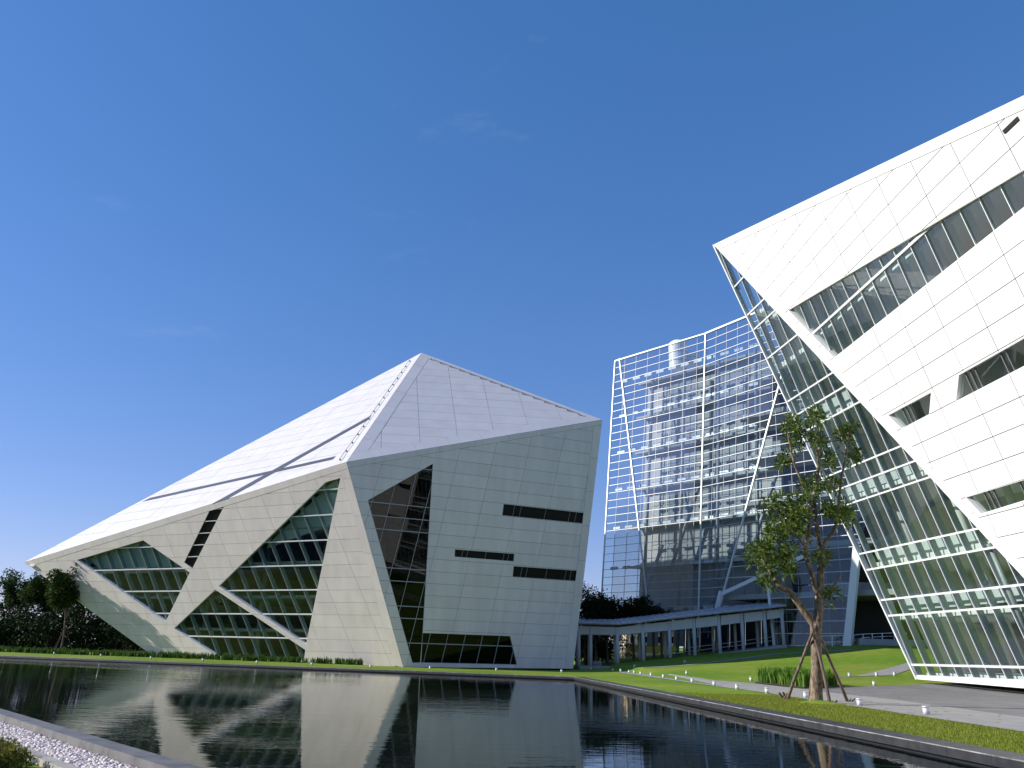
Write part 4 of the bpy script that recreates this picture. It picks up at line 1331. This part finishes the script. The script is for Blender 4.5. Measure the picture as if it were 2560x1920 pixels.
# ---- generic broad trees (left bank and behind the walkway)
def make_tree(name, base, h, crown_r, label, grp, leafm, nleaf=2600, trunk_r=0.14, lean=(0, 0), forks=3, ln=0.42, clear=0.35, stakes=0, barkm=None):
    b = V3(*base)
    e = thing(name, b, label, 'tree', grp)
    mb = MB(); ends = []
    fork = b + V3(lean[0] * .35, lean[1] * .35, h * clear)
    branch(mb, [b + V3(0, 0, -.2), b + V3(rng.normal() * .06, rng.normal() * .06, h * clear * .5), fork], trunk_r, trunk_r * .75, 8)
    for i in range(forks):
        a = 2 * math.pi * i / forks + rng.uniform(-.5, .5)
        top = b + V3(lean[0] + math.cos(a) * crown_r * rng.uniform(.3, .75), lean[1] + math.sin(a) * crown_r * rng.uniform(.3, .75), h * rng.uniform(.78, .97))
        mid = fork + (top - fork) * .5 + V3(math.cos(a), math.sin(a), 0) * .25
        branch(mb, [fork, fork + (mid - fork) * .5 + rng.normal(size=3) * .08, mid, top], trunk_r * .55, .02, 7)
        ends += [top, mid + (top - mid) * .5, mid + (top - mid) * .2]
        for _ in range(3):
            t = rng.uniform(.3, .9); p = fork + (top - fork) * t
            q_ = p + V3(rng.normal() * crown_r * .45, rng.normal() * crown_r * .45, rng.uniform(.1, .25) * h * .5)
            branch(mb, [p, (p + q_) / 2 + rng.normal(size=3) * .06, q_], trunk_r * .2, .012, 5)
            ends += [q_, (p + q_) / 2]
    mb.build('trunk', barkm or M['barkd'], e, smooth=True)
    cr = MB()
    per = max(4, int(nleaf / len(ends)))
    for p in ends:
        leaves(cr, p, crown_r * rng.uniform(.28, .5), per, ln, ln * .42, 1.0, .2)
    cr.build('crown', leafm, e)
    for k in range(stakes):
        a = 2 * math.pi * k / stakes + .4
        f = b + V3(math.cos(a) * 1.7, math.sin(a) * 1.7, 0); f[2] = terr(f[0], f[1]) - .1
        st = MB(); st.tube([f, b + V3(math.cos(a) * .12, math.sin(a) * .12, h * clear * .75)], [.05, .04], 6)
        st.build('stake', M['pole'], e)
    return e
def P_(x, y): return gp((x, y), 400)
left_specs = [((150, 1631.5), 1412, 2.9, 'leafy staked tree standing just in front of the blade hedge under the sharp roof tip', 8000, 3),
              ((70, 1622), 1422, 2.6, 'light green young tree with twin stems behind the hedge beside the front staked tree', 3200, 2),
              ((105, 1621), 1462, 2.0, 'thin propped tree with crossed stakes between the twin-stem tree and the front staked tree', 1500, 4),
              ((212, 1624), 1434, 2.2, 'pale-stemmed staked tree right under the slanting wall edge', 1500, 4),
              ((8, 1619), 1424, 2.8, 'dark bare-trunked tree at the far end of the hedge', 2400, 0),
              ((38, 1618), 1452, 2.2, 'reddish-stemmed thin tree next to the far dark tree', 1400, 0),
              ((242, 1625), 1540, 1.5, 'short sapling in deep shade under the overhanging wall', 700, 0),
              ((312, 1630), 1575, 1.0, 'small propped sapling close to the wall foot beside the open shed', 500, 4)]
for (pp, h, cr, lab, nl, stk) in left_specs:
    b = P_(*pp)
    h = atY((pp[0] + 12, h), b[1])[2] - b[2]
    make_tree('bank_tree', b, h, cr, lab, 'trees on the far left bank', M['leafm'], int(nl * 1.7), .17, (rng.normal() * .3, 0), 4, .5, .36, stk)
# dense woodland behind, one dark mass
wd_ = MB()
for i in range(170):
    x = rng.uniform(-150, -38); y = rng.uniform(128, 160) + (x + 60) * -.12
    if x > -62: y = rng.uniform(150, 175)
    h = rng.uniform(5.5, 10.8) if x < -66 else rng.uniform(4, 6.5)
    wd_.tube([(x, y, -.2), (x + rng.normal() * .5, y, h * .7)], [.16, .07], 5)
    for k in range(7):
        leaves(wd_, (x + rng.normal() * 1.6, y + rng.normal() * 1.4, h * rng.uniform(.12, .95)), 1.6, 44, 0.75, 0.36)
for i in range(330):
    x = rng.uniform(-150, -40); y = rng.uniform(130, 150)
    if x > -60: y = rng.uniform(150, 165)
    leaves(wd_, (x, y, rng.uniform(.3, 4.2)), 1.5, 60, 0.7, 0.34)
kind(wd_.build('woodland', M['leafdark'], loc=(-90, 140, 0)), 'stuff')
# trees behind the walkway
right_specs = [((1462, 1650), 128, 12.5, 3.0, 'bare-topped twiggy tree rising behind the walkway roof next to the grey wall', 900),
               ((1490, 1650), 124, 10.5, 3.4, 'dense dark evergreen tree behind the walkway roof', 5200),
               ((1518, 1648), 126, 9.6, 3.0, 'rounded dark tree beside the evergreen behind the walkway', 4200),
               ((1545, 1646), 127, 8.4, 2.2, 'small spreading tree between the walkway and the glass tower corner', 1700),
               ((1584, 1644), 126, 8.0, 1.9, 'young pointed tree in front of the glass tower screen', 1500),
               ((1612, 1642), 122, 8.6, 1.8, 'tall narrow young tree in front of the slanting white screen member', 1700),
               ((1635, 1640), 121.5, 7.0, 1.5, 'small bushy young tree beside the narrow one before the glass screen', 1100),
               ((1655, 1638), 121, 6.8, 1.4, 'feathery sapling farthest along the glass tower foot', 900)]
for (pp, Y, h, cr, lab, nl) in right_specs:
    b = atY(pp, Y); b[2] = terr(b[0], b[1]) - .1
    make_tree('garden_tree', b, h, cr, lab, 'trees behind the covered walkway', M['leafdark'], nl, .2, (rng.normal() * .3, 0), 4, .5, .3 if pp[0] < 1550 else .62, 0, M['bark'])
gt = MB()
for i in range(60):
    x = rng.uniform(5, 19); y = rng.uniform(140, 165)
    h = rng.uniform(5, 8)
    gt.tube([(x, y, -.2), (x + rng.normal() * .4, y, h * .8)], [.15, .06], 5)
    for k in range(5): leaves(gt, (x + rng.normal() * 1.2, y + rng.normal(), h * rng.uniform(.3, .95)), 1.4, 40, .6, .3)
kind(gt.build('grove', M['leafdark'], loc=(15, 150, 0)), 'stuff')

# ---- blade hedge along the foot of the grey building, and the planter by the path
def blades(mb, p, h, n, spread):
    for _ in range(n):
        a = rng.uniform(0, 2 * math.pi); l = h * rng.uniform(.6, 1.1); w = h * .05 * rng.uniform(.8, 1.3)
        d = V3(math.cos(a), math.sin(a), 0) * l * rng.uniform(.05, .38)
        s = V3(-math.sin(a), math.cos(a), 0) * w
        b0 = V3(*p) + V3(rng.normal() * spread, rng.normal() * spread, -.02)
        m = b0 + d * .4 + V3(0, 0, l * .62)
        mb.add([b0 - s, b0 + s, m + s * .9, m - s * .9, b0 + d + V3(0, 0, l * .95)], [(0, 1, 2, 3), (3, 2, 4)])
hl = [(-40, 1627), (0, 1630), (200, 1637.5), (400, 1644.5), (600, 1652), (800, 1659), (893, 1663)]
hpts = [gp(p)[:2] for p in hl]
hb = MB()
for a, b in zip(hpts[:-1], hpts[1:]):
    L_h = np.linalg.norm(b - a); nrm = V3(-(b - a)[1], (b - a)[0]) / L_h
    if nrm[1] < 0: nrm = -nrm
    for i in range(int(L_h * 9)):
        t = rng.random(); dep = rng.uniform(0, 2.6)
        p = a + (b - a) * t + nrm * dep
        q3 = V3(p[0], p[1], terr(p[0], p[1]))
        s_ = (q3 - Cc) @ nL
        if s_ < 0.25: continue                    # stay in front of the wall foot
        blades(hb, q3, rng.uniform(.65, .95), 9, .12)
kind(hb.build('blade_hedge', M['irisd'], loc=(-30, 90, 0)), 'stuff')
pc = [gp((1890, 1709))[:2], gp((2011, 1722))[:2], gp((2109, 1717))[:2]]
pc.append(pc[0] + pc[2] - pc[1])
pl_ = thing('planter_bed', V3(*(sum(pc) / 4), terr(*(sum(pc) / 4))), 'low black-edged planter filled with bright green iris blades behind the staked tree', 'planter')
for i in range(4):
    a, b = pc[i], pc[(i + 1) % 4]
    za = terr(*a)
    e = unit(b - a) * 0.05
    MB().bar(V3(*(a - e), za - .1), V3(*(b + e), terr(*b) - .1), 0.10, 0.20, (0, 0, 1)).build('edging', M['blackshade'], pl_)
MB().prism([V3(*p, terr(*p) + .05) for p in pc], (0, 0, .06)).build('soil', mat('soil', (.05, .035, .025), .95), pl_)
ib = MB()
for i in range(520):
    u, v = rng.uniform(.03, .97, 2)
    p = pc[0] * (1 - u) * (1 - v) + pc[1] * u * (1 - v) + pc[2] * u * v + pc[3] * (1 - u) * v
    blades(ib, (p[0], p[1], terr(*p) + .1), rng.uniform(.75, 1.15), 10, .06)
kind(ib.build('iris_blades', M['iris'], pl_), 'stuff')

# ---- short turf blades where the lawn is close
M['turf'] = leaf_mat('turf_blades', (0.125, 0.180, 0.018), (0.275, 0.285, 0.052), 0.4)
tf = MB(); vs, fs = [], []
nrmR = -inward(PR, pr)
cnt = 0
while cnt < 60000:
    y = 14 + 30 * rng.random() ** 1.6
    t = (y - PR[1]) / pr[1]
    p = PR + pr * t + nrmR * (0.84 + rng.random() * 5.5)
    lim = lowB + dlow * ((p[1] - lowB[1]) / dlow[1])
    if p[0] > lim[0] - 0.05: continue
    h = rng.uniform(.02, .05) * (1 + y / 40)
    a = rng.uniform(0, 6.28); s = V3(math.cos(a), math.sin(a), 0) * .006 * (1 + y / 25)
    b0 = V3(p[0], p[1], terr(*p) - .003)
    k = len(vs)
    vs += [tuple(b0 - s), tuple(b0 + s), tuple(b0 + V3(rng.normal() * .012, rng.normal() * .012, h))]
    fs.append((k, k + 1, k + 2)); cnt += 1
kind(obj('turf', vs, fs, M['turf'], loc=(12, 30, 0)), 'stuff')

# ================================================================ bollard lights
bproto = None
def bollard_mesh():
    prof = [(.105, 0), (.105, .03), (.115, .032), (.115, .235), (.100, .24), (.100, .262), (.125, .265), (.125, .30), (.11, .306), (0.001, .31)]
    seg = 18
    vs = [(r * math.cos(2 * math.pi * k / seg), r * math.sin(2 * math.pi * k / seg), z) for r, z in prof for k in range(seg)]
    fb_ = lambda a, b: [(i * seg + k, i * seg + (k + 1) % seg, (i + 1) * seg + (k + 1) % seg, (i + 1) * seg + k) for i in range(a, b) for k in range(seg)]
    return vs, fb_(0, 4), fb_(5, 9)
bv, bf1, bf2 = bollard_mesh()
def add_bollard(p, lab, grp):
    global bproto
    g = V3(*p)
    if bproto is None:
        e = thing('bollard_light', g, lab, 'bollard', grp)
        b_ = obj('lamp_body', [V3(*v) + g for v in bv[:5 * 18]], bf1, M['steel'], e)
        c_ = obj('lamp_cap', [V3(*v) + g for v in bv[5 * 18:]], [tuple(i - 90 for i in f) for f in bf2], M['steel'], e)
        bproto = (e, b_, c_)
        for o in (b_, c_):
            o.data.polygons.foreach_set('use_smooth', [True] * len(o.data.polygons))
        return
    e = bproto[0].copy(); COL.objects.link(e); e.location = tuple(g); tag(e, lab, 'bollard', grp)
    e.rotation_euler = (0, 0, random.uniform(0, 6))
    for o in bproto[1:]:
        c = o.copy(); COL.objects.link(c); c.parent = e
near = [(1478, 1674.5), (1532, 1678), (1552, 1679.5), (1573, 1683), (1586, 1684), (1602, 1687), (1628, 1690.5), (1659, 1695), (1692, 1701), (1731, 1707), (1786, 1715), (1843, 1724), (1918, 1734), (2015, 1746), (2150, 1766), (2317, 1788)]
special = {2015: 'steel bollard light right behind the staked lawn tree trunk', 2150: 'steel bollard light beside the foot of the bent prop pole',
           2317: 'largest-looking steel bollard light, alone on the path edge facing the grey plaza', 1918: 'steel bollard light on the path edge opposite the iris planter corner'}
for x, y in near:
    add_bollard(gp((x, y)), special.get(x, 'squat steel bollard light between the narrow pond lawn and the path leading to the walkway'), 'bollard lights lining the path')
far = [(16, 1629.5), (135, 1636), (252, 1641.5), (377, 1647.5), (507, 1653), (642, 1658.5), (779, 1663.5), (926, 1669), (1075, 1672.5), (1241, 1677), (1404, 1681)]
for x, y in far: add_bollard(gp((x, y)), 'tiny steel bollard light on the grass strip along the far pond edge', 'bollard lights along the far pond edge')
for (x, y), lab in (((1717, 1686), 'lone bollard light on the sunlit lawn above the path'), ((1878, 1703), 'bollard light beside the corner of the iris planter'),
                    ((2186, 1714.5), 'bollard light on the lawn edge above the grey plaza'), ((2071, 1695), 'bollard light half hidden behind the iris planter'),
                    ((2124, 1692), 'bollard light at the lower end of the side path'), ((2192, 1691), 'bollard light in the middle of the side path edge'),
                    ((2237, 1690), 'bollard light on the side path nearest the glass prow')):
    add_bollard(gp((x, y)), lab, None)
for (x, y) in ((1586, 1668.5), (1712, 1657.5)): add_bollard(gp((x, y)), 'bollard light in the shade along the thin walk across the slope', 'bollard lights in the shade')

# ================================================================ near bank: pebbles, kerb, shrub
M['pebble'] = noise_mat('white_pebble', (0.50, 0.42, 0.38), (0.80, 0.70, 0.65), 6, rough=0.7)
kin = inward(pn0, pn)
ka = atZ((30, 1862), -.12)[:2]
kd_ = pn
bed_in = pn0 - kin * 0.5
width = abs((ka - bed_in) @ kin)
gb = [V3(*(pn0 - pn * 12 - kin * .3)), V3(*(pn0 + pn * 20 - kin * .3)), V3(*(pn0 + pn * 20 - kin * (.5 + width))), V3(*(pn0 - pn * 12 - kin * (.5 + width)))]
MBg = MB().prism([V3(*p, -.155) for p in gb], (0, 0, .012)).build('pebble_bed', mat('pebble_base', (.25, .23, .22), .95))
kind(MBg, 'structure')
ico = [(0, 0, 1), (.89, 0, .45), (.28, .85, .45), (-.72, .53, .45), (-.72, -.53, .45), (.28, -.85, .45), (.72, .53, -.45), (-.28, .85, -.45), (-.89, 0, -.45), (-.28, -.85, -.45), (.72, -.53, -.45), (0, 0, -1)]
icf = [(0,1,2),(0,2,3),(0,3,4),(0,4,5),(0,5,1),(1,6,2),(2,7,3),(3,8,4),(4,9,5),(5,10,1),(6,7,2),(7,8,3),(8,9,4),(9,10,5),(10,6,1),(11,7,6),(11,8,7),(11,9,8),(11,10,9),(11,6,10)]
ico = np.array(ico)
gv, gf = [], []
for i in range(12000):
    u, v = rng.random(), rng.random()
    p = pn0 + pn * (-4 + 17 * u) - kin * (.38 + (width + .12) * v)
    if np.linalg.norm(p) > 30: continue
    r = rng.uniform(.024, .046)
    s = V3(1, rng.uniform(.6, 1), rng.uniform(.5, .8)) * r
    a = rng.uniform(0, 6.28); ca_, sa_ = math.cos(a), math.sin(a)
    q_ = ico * s
    q_ = np.stack([q_[:, 0] * ca_ - q_[:, 1] * sa_, q_[:, 0] * sa_ + q_[:, 1] * ca_, q_[:, 2]], 1)
    t1 = rng.normal() * .5
    q_ = np.stack([q_[:, 0], q_[:, 1] * math.cos(t1) - q_[:, 2] * math.sin(t1), q_[:, 1] * math.sin(t1) + q_[:, 2] * math.cos(t1)], 1)
    q_ += V3(p[0], p[1], -.14 + r * .6 + rng.random() * .025)
    k = len(gv)
    gv += [tuple(x) for x in q_]; gf += [tuple(j + k for j in f) for f in icf]
kind(obj('pebbles', gv, gf, M['pebble'], loc=(pn0[0], pn0[1], -.14), smooth=True), 'stuff')
ke = bpy.data.objects.new('kerb', None); COL.objects.link(ke); ke.location = (*(pn0 - kin * 1.2), -.16); kind(ke, 'structure')
M['kerbc'] = noise_mat('kerb_concrete', (.30, .28, .24), (.38, .355, .31), 3, rough=.85, bump=.1)
for i in range(28):
    a = pn0 + pn * (-10 + i * 1.0) - kin * (.5 + width); b = a + pn * .992
    MB().prism([V3(*a, -.35), V3(*b, -.35), V3(*(b - kin * .2), -.35), V3(*(a - kin * .2), -.35)], (0, 0, .35 - .06)).build('kerb_stone', M['kerbc'], ke)
sb = gp((20, 1915)); 
shr = thing('low_shrub', V3(sb[0] - .5, sb[1] - .3, -.16), 'clipped yellow-green shrub behind the kerb of the pebble bed', 'shrub')
sm = MB(); st_ = MB()
base_s = V3(*gp((10, 1912))[:2], -.16)
for i in range(110):
    p = base_s + V3(*(pn * rng.uniform(-2.2, .8)), 0) - V3(*(kin * rng.uniform(-.1, 1.1)), 0)
    leaves(sm, p + V3(0, 0, rng.uniform(.02, .22)), .15, 110, .055, .032)
    st_.tube([p, p + V3(rng.normal() * .05, rng.normal() * .05, .3)], [.012, .006], 5)
sm.build('foliage', M['shrub'], shr); kind(st_.build('stems', M['barkd'], shr), 'stuff')

# ================================================================ house, bins and shed glimpsed behind
hy = 152
hs_ = thing('beige_house', atY((1615, 1648), hy), 'sunlit beige house with white window frames seen between the walkway columns', 'house')
M['beige'] = noise_mat('beige_render', (.50, .43, .30), (.55, .48, .34), .6)
ybox((1566, 1660), (1692, 1609), hy, 9, 'wall', M['beige'], hs_)
ybox((1566, 1609), (1692, 1560), hy + .6, 8, 'upper_wall', M['beige'], hs_)
ybox((1566, 1612), (1692, 1609.5), hy - .6, 1.0, 'ledge', M['trim'], hs_)
for x0 in (1575, 1592, 1608, 1626, 1642, 1660, 1676):
    w_ = ybox((x0, 1608.5), (x0 + 14, 1590), hy + .45, .12, 'window', M['blackglass'], hs_)
    for xa in (x0, x0 + 13): ybox((xa - .8, 1608.8), (xa + .8, 1589.5), hy + .35, .12, 'window_frame', M['trim'], hs_)
    ybox((x0 - .8, 1591), (x0 + 14, 1589.2), hy + .33, .12, 'window_frame', M['trim'], hs_)
for x0 in (1581, 1613, 1647): ybox((x0, 1650), (x0 + 25, 1632), hy - .3, .25, 'garage_door', M['trim'], hs_)
for x0, lab in ((1484, 'grey recycling bin with a blue mark beside the walkway column'), (1494, 'grey recycling bin standing right of its twin beside the walkway')):
    p = atY((x0 + 4, 1663), 118)
    bn = thing('recycling_bin', V3(p[0], p[1], terr(p[0], p[1])), lab, 'bin', 'recycling bins by the walkway')
    z = terr(p[0], p[1])
    MB().prism([(p[0] - .24, p[1] - .25, z), (p[0] + .24, p[1] - .25, z), (p[0] + .24, p[1] + .25, z), (p[0] - .24, p[1] + .25, z)], (0, 0, .9)).build('bin_body', M['alud'], bn)
    MB().prism([(p[0] - .27, p[1] - .28, z + .9), (p[0] + .27, p[1] - .28, z + .9), (p[0] + .27, p[1] + .28, z + .9), (p[0] - .27, p[1] + .28, z + .9)], (0, 0, .12)).build('bin_lid', M['steeld'], bn)
    MB().box((p[0] - .1, p[1] - .27, z + .45), (p[0] + .1, p[1] - .252, z + .65)).build('bin_mark', mat('blue_mark', (.05, .12, .4), .5), bn)
sy = 140
sh = thing('open_shed', atY((275, 1625), sy), 'open white-backed shed frame seen under the overhanging wall behind the trees', 'shed')
ybox((258, 1606), (330, 1575), sy + 3, .1, 'rear_panel', M['trim'], sh)
ybox((248, 1577), (330, 1572), sy, 3, 'roof', M['steeld'], sh)
for x in (259, 290, 322): ybox((x, 1630), (x + 2.4, 1577), sy, .2, 'post', M['steeld'], sh)
ybox((262, 1590), (286, 1588), sy, .15, 'bar', M['steeld'], sh)
# shrubs in the planter wall
ps_ = MB()
for i in range(30):
    p = atY((2170 + 5 * i, 1600), 107.5)
    leaves(ps_, p + V3(0, 0, .3), .6, 40, .3, .15)
kind(ps_.build('shrubs', M['leafdark'], pw), 'stuff')

# fallen leaves on the lawn strip, path and plaza
fl = MB()
for i in range(260):
    t = rng.random() ** 1.5
    p = tb_[:2] + rng.normal(size=2) * V3(3.5, 5.0) if i < 170 else V3(rng.uniform(9, 24), rng.uniform(22, 50))
    if side(p, PR, pr) * side(PR + nrmR, PR, pr) < 0: continue
    z = terr(p[0], p[1]) + .045
    a = rng.uniform(0, 6.28); l = rng.uniform(.05, .10)
    d = V3(math.cos(a), math.sin(a), 0) * l; e = V3(-math.sin(a), math.cos(a), 0) * l * .4
    b0 = V3(p[0], p[1], z)
    fl.add([b0 - d, b0 - e + V3(0, 0, .015), b0 + d + V3(0, 0, .01), b0 + e + V3(0, 0, .012)], [(0, 1, 2, 3)])
M['dry'] = leaf_mat('dry_leaves', (0.10, 0.06, 0.02), (0.30, 0.20, 0.07), 0.2)
kind(fl.build('fallen_leaves', M['dry'], loc=(13, 36, 0)), 'stuff')
